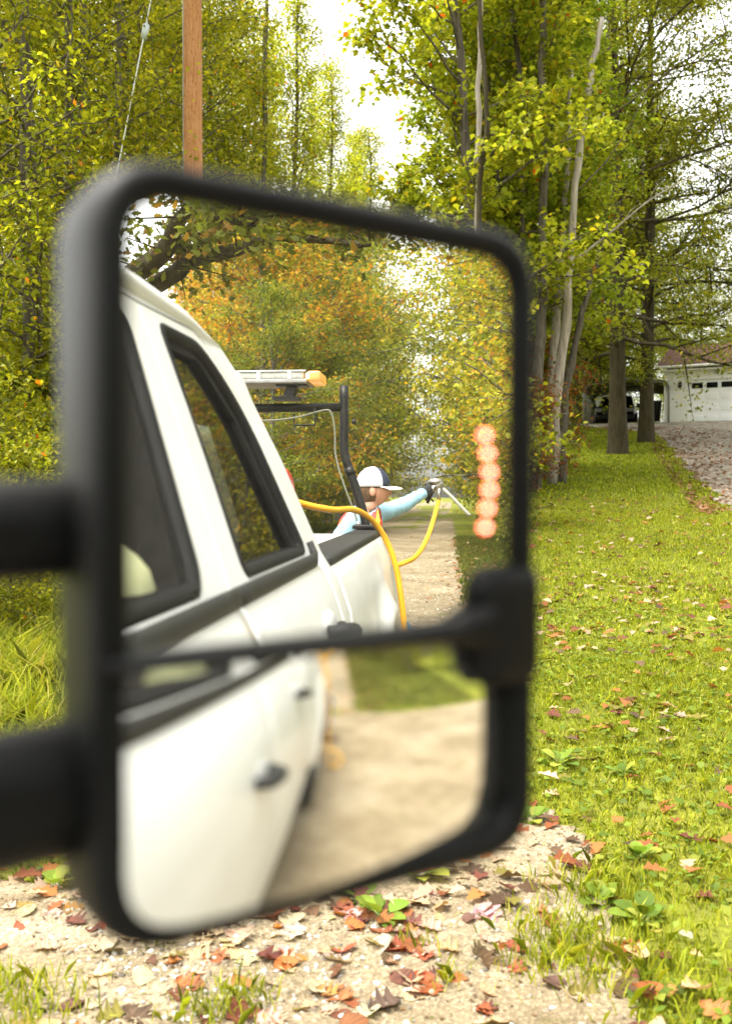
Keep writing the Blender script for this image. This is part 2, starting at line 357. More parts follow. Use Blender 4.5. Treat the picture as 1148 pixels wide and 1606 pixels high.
variant('great1', seed=9, h=25, r0=.30, base=3.4, cr=6.0, nb=72, nl=40000, ls=.155, pal=DARK, bark=BARKD, prof='oval', up=.25, clump=.33, twigs=6)
variant('great2', seed=10, h=23, r0=.27, base=3.2, cr=5.5, nb=66, nl=36000, ls=.155, pal=DARK, bark=BARKD, prof='oval', up=.2, clump=.33, twigs=6)
variant('round1', seed=11, h=13, r0=.17, base=1.0, cr=4.0, nb=60, nl=22000, ls=.15, pal=OLIVE, prof='oval', up=.4, clump=.3, twigs=6)
variant('round2', seed=12, h=14, r0=.18, base=1.2, cr=4.2, nb=60, nl=22000, ls=.15, pal=GOLD, prof='oval', up=.4, clump=.3, twigs=6)
variant('round3', seed=13, h=12, r0=.16, base=1.0, cr=3.8, nb=56, nl=21000, ls=.15, pal=RUST, prof='dome', up=.45, clump=.3, twigs=6)
variant('shrub1', seed=14, h=2.6, r0=.03, base=.1, cr=1.25, nb=34, nl=3600, ls=.11, pal=GREEN, prof='dome', up=.7, clump=.16, wob=.05, z0=-.1)
variant('shrub2', seed=15, h=2.4, r0=.03, base=.1, cr=1.1, nb=30, nl=3200, ls=.09, pal=REDS, prof='dome', up=.7, clump=.15, wob=.05, z0=-.1)
variant('shrub3', seed=16, h=2.2, r0=.03, base=.1, cr=1.4, nb=32, nl=3600, ls=.10, pal=OLIVE, prof='dome', up=.6, clump=.17, wob=.05, z0=-.1)
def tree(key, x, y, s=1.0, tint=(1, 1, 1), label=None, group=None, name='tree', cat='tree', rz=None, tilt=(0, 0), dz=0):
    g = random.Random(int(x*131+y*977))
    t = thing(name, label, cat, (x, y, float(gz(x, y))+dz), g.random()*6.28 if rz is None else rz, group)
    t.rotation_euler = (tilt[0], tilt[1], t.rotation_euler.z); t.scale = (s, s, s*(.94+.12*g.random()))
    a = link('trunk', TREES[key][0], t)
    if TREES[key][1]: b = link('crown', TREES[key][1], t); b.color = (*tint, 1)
    return t
def dtree(key, px, v, *a, **k): p = W(px, v); return tree(key, p[0], p[1], *a, **k)

GW = 'trees of the wood behind the utility pole'
LW = 'slender leafy tree in the dense yellow-green wood behind the utility pole'
wood = [(-60, 12.5, 'slim1'), (40, 13.5, 'slim2'), (-10, 17, 'slim3'), (95, 17.5, 'slim1'), (110, 15.2, 'slim2'), (215, 18.5, 'slim3'), (20, 21, 'slim2'), (120, 22, 'slim1'),
        (180, 24, 'slim3'), (255, 22.5, 'slim1'), (300, 20.5, 'slim2'), (335, 24, 'slim2'), (60, 26, 'slim3'), (230, 28, 'slim1'), (-40, 25, 'slim1'), (320, 29, 'slim3'), (140, 31, 'slim2'), (20, 33, 'slim1'), (260, 34, 'slim3'), (330, 27, 'slim2'), (350, 34, 'slim1'), (-90, 31, 'slim3')]
for i, (px, v, k) in enumerate(wood):
    dtree(k, px, v, .92+.03*(i % 5), (1.35+.06*(i % 3), 1.32, 1.3), LW, GW)
GA = 'airy pale green trees at the skyline'; LA = 'airy pale green tree reaching into the white sky right of the pole'
for i, (px, v, k, s) in enumerate([(395, 30, 'airy1', 1.0), (455, 31, 'airy2', 1.0), (515, 34, 'airy1', .93), (560, 40, 'airy2', .82), (605, 43, 'airy1', .72), (430, 40, 'airy2', 1.1), (490, 45, 'airy1', 1.1), (350, 42, 'airy2', 1.2), (540, 52, 'airy2', .9), (640, 50, 'airy1', .75), (590, 34, 'slim2', .62), (575, 37, 'airy1', .86), (615, 39, 'airy2', .66), (650, 43, 'airy1', .74), (550, 44, 'airy1', 1.0), (470, 27, 'slim2', .6), (535, 29, 'slim1', .5)]):
    dtree(k, px, v, s, (1.12, 1.12, 1.2), LA, GA)  # paler leaves carry the backlight and haze of distance in their colour
dtree('maple1', 742, 23.5, 1.45, (1, 1, 1), 'bright lime maple with big lobed leaves right behind the truck mirror', 'bright maples beside the lawn')
dtree('maple3', 815, 26.2, 1.35, (1, 1, 1), 'smaller bright maple with leaning stems beside the pale dead trunk', 'bright maples beside the lawn')
dtree('maple1', 655, 23, .62, (.95, 1, 1), 'bright maple nearest the white sky gap, thin at its top', 'bright maples beside the lawn', rz=2)
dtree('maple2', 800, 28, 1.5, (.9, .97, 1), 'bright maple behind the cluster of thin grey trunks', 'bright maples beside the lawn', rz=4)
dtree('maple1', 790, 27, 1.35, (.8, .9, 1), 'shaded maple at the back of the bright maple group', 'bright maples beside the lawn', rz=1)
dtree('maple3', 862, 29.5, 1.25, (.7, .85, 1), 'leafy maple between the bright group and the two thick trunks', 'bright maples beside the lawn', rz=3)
pA = W(968, 35); pB = W(1012, 38)
tree('great1', pA[0], pA[1], 1.0, (1, 1, 1), 'tall thick-trunked tree on the lawn, nearer of two in front of the carport', 'two thick lawn trees', rz=.4)
tree('great2', pB[0], pB[1], 1.0, (1.1, 1.05, 1), 'tall thick-trunked tree beside the gravel drive, farther of two in front of the carport', 'two thick lawn trees', rz=1.4)
GB = 'dark trees beyond the garage'; LB = 'dark green tree standing behind the carport and garage'
for px, v, k, s in [(880, 40, 'great1', .85), (830, 44, 'great2', .9), (930, 58, 'great1', .95), (1010, 64, 'great2', 1.0), (1100, 70, 'great2', .62), (870, 56, 'great2', 1.0), (780, 50, 'great1', .8), (1160, 74, 'great1', .62), (905, 48, 'great2', .7), (960, 75, 'great1', .9)]:
    dtree(k, px, v, s, (1.15, 1.15, 1), LB, GB)
for px, v, k, s in [(1075, 85, 'round1', .8), (1130, 95, 'round2', .7), (1040, 90, 'round1', .9), (900, 62, 'round1', .9), (960, 66, 'round1', .9), (860, 60, 'round1', .9)]:
    dtree(k, px, v, s, (.8, 1, 1), 'low rounded tree far behind the garage roof', 'low rounded trees behind the garage')
for i, (px, v, k, s) in enumerate([(15, 8.2, 'shrub1', .36), (60, 8.8, 'shrub1', .40), (-30, 7.6, 'shrub1', .40), (30, 9.8, 'shrub1', .55), (80, 10.5, 'shrub1', .6), (-40, 10.8, 'shrub1', .8), (60, 11.8, 'shrub1', .75), (20, 13, 'shrub1', .95), (120, 13.5, 'shrub1', 1.1), (200, 16, 'shrub1', 1.2), (300, 17.5, 'shrub1', 1.1), (360, 19, 'shrub1', 1.3), (420, 20, 'shrub3', 1.4), (500, 21, 'shrub1', 1.4), (580, 20, 'shrub1', 1.3), (640, 18, 'shrub2', 1.0), (690, 17, 'shrub2', 1.1), (740, 16.5, 'shrub1', 1.1), (530, 25, 'shrub1', 2.0), (450, 25, 'shrub1', 2.0), (600, 27, 'shrub1', 2.2), (60, 16, 'shrub1', 1.4), (380, 25, 'shrub3', 1.8)]):
    dtree(k, px, v, s, (1.15, 1.1, 1), 'leafy bush in the undergrowth along the wood edge', 'bushes along the wood edge', name='bush', cat='bush')
for px, v, s in [(812, 23.0, .9), (842, 23.4, .95), (822, 26.5, 1.5), (850, 27.5, 1.4)]:
    dtree('shrub2', px, v, s, (1.1, 1, 1), 'red-tinged bush at the foot of the thin grey trunks', 'red-tinged bushes by the trunks', name='bush', cat='bush')
for px, v, s in [(868, 44, 1.0), (862, 38, 1.0), (858, 30, .8), (885, 52, 1.1)]:
    dtree('shrub1', px, v, s, (.8, .9, 1), 'dark green bush between the maples and the carport', 'bushes left of the carport', name='bush', cat='bush')

# thin grey trunks and the pale dead snag right of the mirror
def snag(name, label, pts, r0, r1, mat, branches=(), n=10, group=None):
    pts = np.array(pts, float); b = pts[0].copy(); t = thing(name, label, 'tree', tuple(b), 0, group)
    P = spline(pts-b, 24); g = np.random.default_rng(len(label)); P[1:-1] += g.normal(size=(22, 3))*r0*.18
    mb = MB(); mb.tube(P, np.linspace(r0, r1, 24)*(1+.08*g.normal(size=24)), n); mb.build('trunk', mat, t)
    for k, (bp, br) in enumerate(branches):
        q = MB(); bp = spline(np.array(bp, float)-b, 18); q.tube(bp, np.linspace(br, br*.2, 18), 6)
        for s in range(5):
            i = 4+s*3; d = norm(bp[i]-bp[i-2]+g.normal(size=3)*.25*np.linalg.norm(bp[i]-bp[i-2])*3); ln = .5+g.random()*.6
            q.tube(np.array([bp[i], bp[i]+d*ln*.5, bp[i]+d*ln+np.array([0, 0, -.1])]), [br*.35, br*.25, .003], 4)
        q.build('bare_branch', mat if br > .02 else BARK, t)
    return t
def G(px, v, dz=-.2): p = W(px, v); p[2] = float(gz(p[0], p[1]))+dz; return p
snag('dead_tree', 'pale dead tree trunk stripped of bark, broken off at its top', [G(864, 24.30), W(876, 24.30, 600), W(893, 24.30, 430), W(905, 24.30, 260), W(928, 24.30, 110), W(944, 24.30, 28)], .14, .06, BARKP,
     [([W(899, 24.30, 410), W(960, 23.98, 362), W(1040, 23.49, 300), W(1180, 22.68, 240)], .036), ([W(893, 24.30, 360), W(940, 23.65, 360), W(985, 23.17, 450), W(1037, 22.68, 560)], .016),
      ([W(915, 24.30, 210), W(1000, 23.81, 150), W(1110, 23.33, 60), W(1180, 23.00, 10)], .018), ([W(930, 24.30, 400), W(990, 23.65, 430), W(1060, 23.17, 445), W(1105, 22.68, 446)], .011), ([W(905, 24.30, 300), W(960, 24.62, 240), W(1010, 24.95, 150), W(1060, 25.11, 20)], .02)])
snag('thin_tree', 'thin grey-green trunk curving up to the right beside the dead tree', [G(880, 24.95), W(885, 24.95, 640), W(905, 24.95, 520), W(932, 24.79, 420), W(950, 24.62, 350)], .12, .05, BARK)
snag('thin_tree', 'grey trunk rising straight just left of the dead tree', [G(852, 25.92), W(866, 25.92, 560), W(880, 26.24, 400), W(890, 26.57, 250), W(892, 26.89, 90)], .135, .056, BARKP)
snag('thin_tree', 'mossy trunk hugging the right edge of the truck mirror', [G(838, 23.65), W(842, 23.65, 640), W(850, 23.98, 480), W(852, 24.30, 250), W(850, 24.30, -60)], .16, .08, BARK)
snag('thin_tree', 'pale bare trunk rising above the mirror top among the maple leaves', [G(745, 22.14), W(748, 22.14, 500), W(748, 22.14, 300), W(752, 22.14, 100), W(757, 22.28, -80)], .10, .042, BARKP)
snag('thin_tree', 'slim dark stem twisting up beside the pale bare trunk above the mirror', [G(752, 21.74), W(752, 21.74, 330), W(763, 21.60, 180), W(752, 21.60, 0), W(770, 21.60, -120)], .074, .04, BARKD, [([W(751, 21.74, 310), W(732, 21.33, 260), W(727, 21.06, 190), W(735, 20.93, 120)], .016)])
for px0, px1, v, r, lb in [(182, 190, 15.5, .075, 'straight light brown trunk left of the guy wire'), (128, 132, 16.2, .10, 'dark straight trunk deep in the wood left of the guy wire'), (252, 262, 21, .07, 'slim trunk between the guy wire and the utility pole'), (410, 420, 24, .08, 'slim brown trunk right of the utility pole, above the mirror'), (60, 40, 13.5, .05, 'thin leaning stem at the left edge of the wood')]:
    snag('thin_tree', lb, [G(px0, v), W(px0+3, v, 450), W((px0+px1)/2, v, 200), W(px1, v, -80)], r, r*.6, BARK)

# ------------------------------------------------------------------ utility pole, guy wire
def pole_wood():
    m = M('pole_wood', rough=.85, spec=.2)
    n = noise(m, 3, 8, .7, vscale=(14, 14, .9)); n2 = noise(m, 9, 5, .7, vscale=(6, 6, 1.6)); n3 = noise(m, .5, 2)
    c = ramp(m, n, [(.3, (.26, .105, .035)), (.48, (.40, .19, .075)), (.7, (.50, .28, .14))])
    c = mixc(m, ramp(m, n2, [(.55, (0,)*3), (.64, (.9,)*3)]), c, (.20, .05, .012))
    L(m, c, bsdf(m).inputs['Base Color']); bump(m, n, .5, .01); return m
pb = G(305, 14, 0); pole = thing('utility_pole', 'orange-brown wooden utility pole standing behind the truck mirror', 'pole', tuple(pb))
mb = MB(); mb.lathe([(.148, -.3), (.146, 1), (.138, 5), (.125, 11), (.122, 11.1)], (0, 0, 0), (0, 0, 1), 24); mb.build('shaft', pole_wood(), pole)
cd = -rt*.142; mb = MB(); mb.tube([cd+np.array([0, 0, .1]), cd*.95+np.array([0, 0, 6]), cd*.89+np.array([0, 0, 10.6])], .016, 8)
cond = mb.build('conduit', M('grey_conduit', (.32, .33, .33), .5), pole)
mb = MB()
for z in (3.2, 5.6, 8.1): mb = MB(); mb.box(tuple(cd*.98+np.array([0, 0, z])), (.05, .05, .03)); mb.build('strap', STEEL, cond)
gt = W(246, 13.6, -120); gbm = G(120, 13, 0)
ga = W(185, 13.3, 266); gb2 = W(237, 13.5, 0)
gd = (gb2-ga); gtop = ga+gd*2.2; k = (ga[2]-float(gz(ga[0], ga[1])))/gd[2]; gbot = ga-gd*k*.98
gw = thing('guy_wire', 'thin steel guy wire slanting down left of the utility pole', 'wire', tuple(gbot))
mb = MB(); mb.tube([np.zeros(3), (gtop-gbot)*.5, gtop-gbot], .009, 6); mb.build('cable', M('pale_wire', (.62, .64, .62), .4), gw)
mb = MB(); mb.tube([np.zeros(3), gd*.07], [.011, .011], 6); ic = W(228, 13.48, 50)-gbot; ud = norm(gd)
mb = MB(); mb.tube([ic-ud*.15, ic-ud*.10, ic-ud*.1, ic+ud*.1, ic+ud*.1, ic+ud*.15], [.014, .014, .05, .05, .014, .014], 10)
ins = mb.build('insulator', M('pale_grey_insulator', (.5, .56, .58), .35), gw)

# ------------------------------------------------------------------ garage, carport, pickup, fence
gp = W(1043, 46); gz0 = 4.78
gar = thing('garage', 'white sided garage with a brown-red shingle roof at the end of the drive', 'garage', (gp[0], gp[1], gz0), rad(-99))
# local: +x along the front to the right, +y away from the camera, z up
def siding():
    m = M('white_siding', (.80, .80, .76), .55)
    tc = N(m, 'ShaderNodeTexCoord'); wv = N(m, 'ShaderNodeTexWave', wave_type='BANDS', bands_direction='Z', wave_profile='SAW'); wv.inputs['Scale'].default_value = 1.55; wv.inputs['Distortion'].default_value = 0
    L(m, tc.outputs['Object'], wv.inputs['Vector']); bump(m, wv.outputs['Fac'], 1.0, .03); return m
SID = siding(); WTRIM = M('white_trim', (.82, .82, .80), .5)
def shingle():
    m = M('brown_shingle', rough=.95)
    tc = N(m, 'ShaderNodeTexCoord'); b = N(m, 'ShaderNodeTexBrick'); b.inputs['Scale'].default_value = 4; b.inputs['Color1'].default_value = (.105, .034, .018, 1); b.inputs['Color2'].default_value = (.06, .022, .013, 1); b.inputs['Mortar'].default_value = (.05, .025, .02, 1)
    b.inputs['Mortar Size'].default_value = .02; L(m, tc.outputs['Object'], b.inputs['Vector']); n = noise(m, 12, 4)
    L(m, mixc(m, .5, b.outputs['Color'], ramp(m, n, [(.3, (.6,)*3), (.7, (1.3,)*3)]), 'MULTIPLY'), bsdf(m).inputs['Base Color']); return m
mb = MB()
GWd, GDp, GH = 7.6, 7.5, 2.72
mb.box((.53, .1, GH/2), (1.06, .2, GH)); mb.box((3.43, .1, 2.43), (4.74, .2, .58)); mb.box((6.7, .1, GH/2), (1.8, .2, GH))
for r in range(int(GH/.125)):
    zz = r*.125
    for xa, xb in ((.08, .97), (5.9, 7.5)): mb.prism([(-.003, zz), (-.022, zz), (-.003, zz+.124)], lambda a, b, k, xa=xa: (xa+k, a, b), xb-xa)
    mb.prism([(-.003, zz), (-.022, zz), (-.003, zz+.124)], lambda a, b, k: (a, .08+k, b), GDp-.1)
mb.box((.1, GDp/2+.2, GH/2), (.2, GDp-.4+.0, GH)); mb.box((GWd-.1, GDp/2+.2, GH/2), (.2, GDp-.4, GH)); mb.box((GWd/2, GDp-.1, GH/2), (GWd-.4, .2, GH))
mb.prism([(0.001, GH), (GDp, GH), (GDp/2, GH+1.35)], lambda a, b, k: (.01+k, a, b), .19)
mb.build('wall', SID, gar)
mb = MB()
for s in (0, 1):
    a = np.array([-.4, -.45, GH-.02]); bq = np.array([GWd+.4, -.45, GH-.02]); c = np.array([GWd+.4, GDp/2, GH+1.5]); d = np.array([-.4, GDp/2, GH+1.5])
    q = [a, bq, c, d]
    if s: q = [np.array([p[0], GDp-p[1], p[2]]) for p in q]
    mb.add(q+[p+np.array([0, 0, .12]) for p in q], [(0, 1, 2, 3), (7, 6, 5, 4), (0, 4, 5, 1), (1, 5, 6, 2), (2, 6, 7, 3), (3, 7, 4, 0)])
roof = mb.build('roof', shingle(), gar)
mb = MB(); mb.tube([(-.42, -.5, GH+.03), (GWd+.42, -.5, GH+.03)], .06, 8); mb.tube([(-.0, -.45, GH), (-.02, -.1, GH-.25), (-.05, -.06, GH-.4), (-.05, -.06, .3), (-.2, -.3, .12)], .04, 8); mb.build('gutter', WTRIM, gar)
mb = MB(); mb.box((.03, -.012, GH/2), (.1, .03, GH-.1)); mb.box((1.02, -.014, 1.07), (.1, .04, 2.14)); mb.box((5.83, -.014, 1.07), (.1, .04, 2.14)); mb.box((3.42, -.014, 2.19), (4.9, .04, .1)); mb.box((GWd/2, -.2, GH-.12), (GWd+.2, .36, .06)); mb.build('trim', WTRIM, gar)
door = MB(); door.box((3.42, .09, 1.07), (4.72, .06, 2.13))
for r in range(4):
    for c in range(7):
        if r < 3:
            x = 1.42+c*.667; z = .30+r*.52
            door.box((x, .055, z), (.52, .022, .34), bev=.008); 
gd_ = door.build('garage_door', M('white_door_paint', (.84, .85, .86), .45), gar)
for c in range(7):
    mb = MB(); mb.box((1.42+c*.667, .052, 1.86), (.5, .02, .26)); mb.build('window', M('dark_pane', (.01, .012, .012), .1), gd_)
mb = MB(); mb.box((2.1, .05, .95), (.03, .03, .1)); mb.build('handle', BLACKM, gd_)
lp = MB(); lp.lathe([(.02, .3), (.09, .22), (.08, .02), (.05, 0)], (.66, -.13, 1.78), (0, 0, 1), 8); lp.box((.66, -.05, 2.0), (.06, .12, .12)); lp.build('wall_lamp', BLACKM, gar)
lp = MB(); lp.box((2.3, -.06, 2.48), (.16, .12, .05)); lp.ball((2.25, -.12, 2.42), (.05, .07, .05), 8, 6); lp.build('spotlight', M('grey_lamp', (.35, .35, .34), .5), gar)
mb = MB(); mb.box((GWd/2, -.02, -.1), (GWd+.05, .1, .5)); mb.box((-.02, GDp/2, -.1), (.1, GDp, .5)); mb.build('foundation', varied('concrete', (.25, .24, .22), (.35, .34, .31), 4, .9), gar)

cpz = float(gz(*W(980, 48)[:2]))
cp = thing('carport', 'open metal carport with rounded roof corners beside the garage', 'carport', (W(915, 47)[0], W(915, 47)[1], 4.72), rad(-90))
CB = M('carport_grey', (.22, .22, .20), .5, metal=.3)
wd, hgt = 3.95, 2.15
for d in np.linspace(0, 5.5, 6):
    mb = MB(); arc = [(0, d, -.3), (0, d, hgt-.35)]+[(.35-.35*math.cos(a), d, hgt-.35+.35*math.sin(a)) for a in np.linspace(.2, 1.3, 5)]+[(wd/2, d, hgt+.22)]
    arc = arc+[(wd-p[0], p[1], p[2]) for p in arc[-2::-1]]
    mb.tube(arc, .05, 8); mb.build('hoop', CB, cp)
mb = MB()
for arcp in [(.35-.35*math.cos(a), hgt-.35+.35*math.sin(a)) for a in (.5, 1.1)]: 
    for xx in (arcp[0], wd-arcp[0]): mb = MB(); mb.tube([(xx, 0, arcp[1]), (xx, 5.5, arcp[1])], .03, 6); mb.build('purlin', CB, cp)
prof = [(-.03, hgt-.4)]+[(.35-.38*math.cos(a), hgt-.35+.41*math.sin(a)) for a in np.linspace(.2, 1.35, 6)]+[(wd/2, hgt+.29)]; prof = prof+[(wd-p[0], p[1]) for p in prof[-2::-1]]
mb = MB(); n = len(prof); VV = [(a, y, b) for y in (-.08, 5.6) for a, b in prof]+[(a, y, b+.02) for y in (-.08, 5.6) for a, b in prof]
FF = [(i, i+1, n+i+1, n+i) for i in range(n-1)]+[(2*n+i, 3*n+i, 3*n+i+1, 2*n+i+1) for i in range(n-1)]; mb.add(VV, FF); mb.build('roof', M('carport_sheet', (.16, .155, .14), .6), cp)

def small_truck():
    t = thing('parked_truck', 'black pickup truck parked under the carport facing the lawn', 'truck', (W(962, 48.5)[0], W(962, 48.5)[1], 4.86), rad(-90))
    bl = M('black_car_paint', (.003, .003, .004), .4, spec=.15)
    def sec(pts): return pts
    mb = MB(); Wd = .98
    secs = [(-.05, .45, 1.02, .90), (.05, .42, 1.10, .97), (1.2, .40, 1.16, 1.0), (1.7, .40, 1.2, 1.0), (5.2, .45, 1.2, .98), (5.3, .5, 1.15, .95)]
    V = []; F = []
    for y, zb, zt, w_ in secs:
        for x, z in [(-.92, 0), (-1, .35), (-.97, .85), (-.86, 1), (.86, 1), (.97, .85), (1, .35), (.92, 0)]: V.append((x*w_, y, zb+(zt-zb)*z))
    for i in range(len(secs)-1):
        for k in range(8): F.append((i*8+k, i*8+(k+1) % 8, (i+1)*8+(k+1) % 8, (i+1)*8+k))
    F += [tuple(range(7, -1, -1)), tuple(40+k for k in range(8))]; mb.add(V, F); mb.build('body', bl, t, bevel=.03)
    mb = MB(); V = []
    for y, z, w_ in [(1.55, 1.2, .9), (2.25, 1.82, .74), (3.4, 1.84, .74), (3.7, 1.2, .9)]:
        V += [(-w_, y, z), (w_, y, z)]
    mb.add(V, [(0, 1, 3, 2), (2, 3, 5, 4), (4, 5, 7, 6), (0, 2, 4, 6), (1, 7, 5, 3)]); mb.build('cab', bl, t, bevel=.04)
    mb = MB(); mb.add([(-.74, 1.62, 1.255), (.74, 1.62, 1.255), (.63, 2.2, 1.765), (-.63, 2.2, 1.765)], [(0, 1, 2, 3)]); mb.build('windshield', M('dark_glass', (.006, .007, .007), .3, spec=.2), t)
    mb = MB(); mb.box((0, -.07, .86), (1.1, .06, .28), bev=.02); g1 = mb.build('grille', M('dark_grille', (.02, .02, .02), .4), t)
    mb = MB(); mb.box((0, -.11, .86), (1.12, .02, .05)); mb.box((0, -.11, .70), (1.12, .02, .03)); mb.build('grille_bar', M('dull_bar', (.05, .05, .05), .4), g1)
    for s in (-1, 1):
        mb = MB(); mb.box((s*.76, -.04, .90), (.36, .08, .18), bev=.02); mb.build('headlight', M('headlight_lens', (.22, .23, .22), .3), t)
        mb = MB(); mb.box((s*1.12, 1.75, 1.25), (.2, .1, .22), bev=.03); mb.box((s*.98, 1.77, 1.22), (.12, .04, .05)); mb.build('side_mirror', BLACKP, t)
        for y in (.85, 4.4):
            mb = MB(); mb.lathe([(.2, 0), (.36, .01), (.40, .05), (.40, .2), (.36, .26), (.2, .26)], (s*.98-.13, y, .38), (1, 0, 0), 20); wl = mb.build('wheel', TYRE, t)
            mb = MB(); mb.lathe([(.04, 0), (.2, .0), (.2, .27), (.04, .27)], (s*.98-.135, y, .38), (1, 0, 0), 16); mb.build('rim', STEEL, wl)
    mb = MB(); mb.box((0, -.1, .52), (1.9, .16, .2), bev=.04); mb.build('bumper', M('dark_bumper', (.015, .015, .015), .4, spec=.2), t)
    mb = MB(); mb.box((0, -.195, .55), (.32, .02, .13)); mb.build('licence_plate', M('plate_grey', (.35, .35, .36), .5), t)
    return t
small_truck()
def picket(px0, px1, v, label):
    a = W(px0, v); b = W(px1, v); d = b-a; ln = float(np.hypot(d[0], d[1])); f = thing('picket_fence', label, 'fence', (a[0], a[1], float(gz(a[0], a[1]))), math.atan2(d[1], d[0]), 'white picket fence beyond the carport')
    n = int(ln/.17)
    for i in range(n):
        mb = MB(); x = i*.17; mb.prism([(x, 0), (x+.09, 0), (x+.09, .95), (x+.045, 1.03), (x, .95)], lambda p, q, k: (p, k, q), .02); mb.build('picket', WTRIM, f)
    mb = MB()
    for z in (.25, .75): mb.box((ln/2, .035, z), (ln, .03, .08))
    mb.build('rail', WTRIM, f)
picket(896, 932, 53, 'white picket fence seen left of the parked black truck'); picket(1006, 1046, 55, 'white picket fence between the parked black truck and the garage')
sh = thing('shed', 'grey shed standing behind the picket fence left of the carport', 'shed', (*W(908, 58)[:2], float(gz(*W(908, 58)[:2]))), rad(-90))
mb = MB(); mb.box((0.6, 1, 1.0), (2.6, 2, 2.4)); mb.build('wall', varied('grey_boards', (.28, .28, .27), (.36, .36, .35), 3, .8, vscale=(6, 6, .5)), sh)
mb = MB(); mb.prism([(-.9, 2.2), (2.1, 2.2), (.6, 2.9)], lambda p, q, k: (p, -.1+k, q), 2.2); mb.build('roof', TRIM, sh)
tb = W(1034, 46.5); bn = thing('trash_bin', 'black wheeled bin beside the garage corner under the carport', 'bin', (tb[0], tb[1]+.25, float(gz(tb[0], tb[1]))), 0)
mb = MB(); mb.lathe([(.24, .05), (.32, .95), (.34, .97)], (0, 0, 0), (0, 0, 1), 16); mb.build('tub', BLACKP, bn); mb = MB(); mb.lathe([(.35, .97), (.33, 1.03), (.1, 1.06)], (0, 0, 0), (0, 0, 1), 16); mb.build('lid', BLACKP, bn)

# ------------------------------------------------------------------ trees behind, seen in the mirror (right side of the road is +x)
GR = 'trees along the lane behind the truck'
def back(key, x, y, s, tint, label): tree(key, x, y, s, tuple(1.25*c for c in tint), label, GR)
LR = 'leafy roadside tree left of the lane behind the truck'
for x, y, k, s, tn in [(-6.0, -56, 'round1', 1.7, (1.25, 1.2, 1.1)), (-7.4, -80, 'round1', 1.7, (1.35, 1.3, 1.3)), (-6.2, -33, 'round3', 1.05, (.95, 1.0, 1)), (-8.6, -38, 'round3', 1.0, (1, .95, 1)), (-5.6, -39, 'round1', 1.05, (.62, .78, .8)), (-4.9, -28, 'round1', .62, (.7, .85, 1)), (-9.5, -47, 'round1', 1.3, (1, 1, 1)), (-6, -50, 'round1', 1.2, (.85, .95, 1)),
                       (-13, -60, 'round2', 1.3, (.9, 1, 1)), (-6.0, -61, 'round2', 1.2, (.8, .95, 1)), (-10, -70, 'round1', 1.4, (1, 1, 1)), (-5.4, -72, 'round1', 1.3, (.9, 1, 1)), (-16, -72, 'round1', 1.3, (1, 1, 1)), (-5.2, -36, 'round1', .6, (.8, .9, 1))]:
    back(k, x, y, s, tn, LR)
LR2 = 'golden leafy roadside tree right of the lane behind the truck'
for x, y, k, s, tn in [(4.3, -17, 'round2', .85, (.85, .98, 1)), (4.2, -22, 'round3', .95, (.9, 1.08, 1)), (4.0, -28, 'round1', 1.15, (1.2, 1.15, 1)), (3.4, -35, 'round2', 1.15, (.8, 1, 1)), (3.6, -43, 'round1', 1.25, (.95, 1, 1)), (8.5, -20, 'round1', 1.0, (.9, 1, 1)), (9, -29, 'round2', 1.3, (.9, 1, 1)), (9.5, -41, 'round1', 1.3, (1, 1, 1)), (3.8, -54, 'round1', 1.3, (.95, 1, 1)), (3.6, -66, 'round1', 1.3, (.95, 1, 1)), (12, -52, 'round1', 1.3, (1, 1, 1)), (7, -13.5, 'round2', .7, (.9, 1, 1))]:
    back(k, x, y, s, tn, LR2)
for x, y, k, s in [(-8, -92, 'round1', 1.4), (5.2, -88, 'round1', 1.4), (-9, -112, 'round1', 1.4), (8.5, -112, 'round1', 1.4), (14, -78, 'round1', 1.4), (-16, -95, 'round1', 1.5)]:
    back(k, x, y, s, (1.2, 1.15, 1.2), 'far tree where the lane narrows behind the truck')
for x, y, k, s in [(2.6, -12.5, 'shrub3', .7), (2.9, -15, 'shrub2', .9), (2.5, -18, 'shrub3', .9), (2.8, -21.5, 'shrub3', 1.1), (2.6, -25.5, 'shrub1', 1.0), (2.8, -30, 'shrub3', 1.1), (4.2, -11.5, 'shrub1', .8), (-5.6, -14, 'shrub3', .9), (-5.4, -18, 'shrub1', 1.0), (-5.7, -22, 'shrub3', 1.2), (-5.4, -26, 'shrub1', 1.1), (-5.6, -31, 'shrub3', 1.2), (-5.5, -37, 'shrub1', 1.2), (2.8, -36, 'shrub3', 1.2), (2.9, -43, 'shrub1', 1.2), (-5.5, -45, 'shrub3', 1.2)]:
    tree(k, x, y, s, (.85, .9, 1), 'roadside bush growing along the lane behind the truck', 'bushes along the lane behind the truck', 'bush', 'bush')
for x, y, k, s in [(-15, 6, 'round1', .9), (-17, -2, 'round2', 1.0), (-14, 14, 'round1', 1.0), (-19, 24, 'round2', 1.1), (-24, -12, 'round1', .7), (-30, -26, 'round1', .7), (-27, -36, 'round2', .7), (-24, -46, 'round1', .7)]:
    tree(k, x, y, s, (1, 1, 1), 'tree across the lane on the far side of the truck', 'trees across the lane')
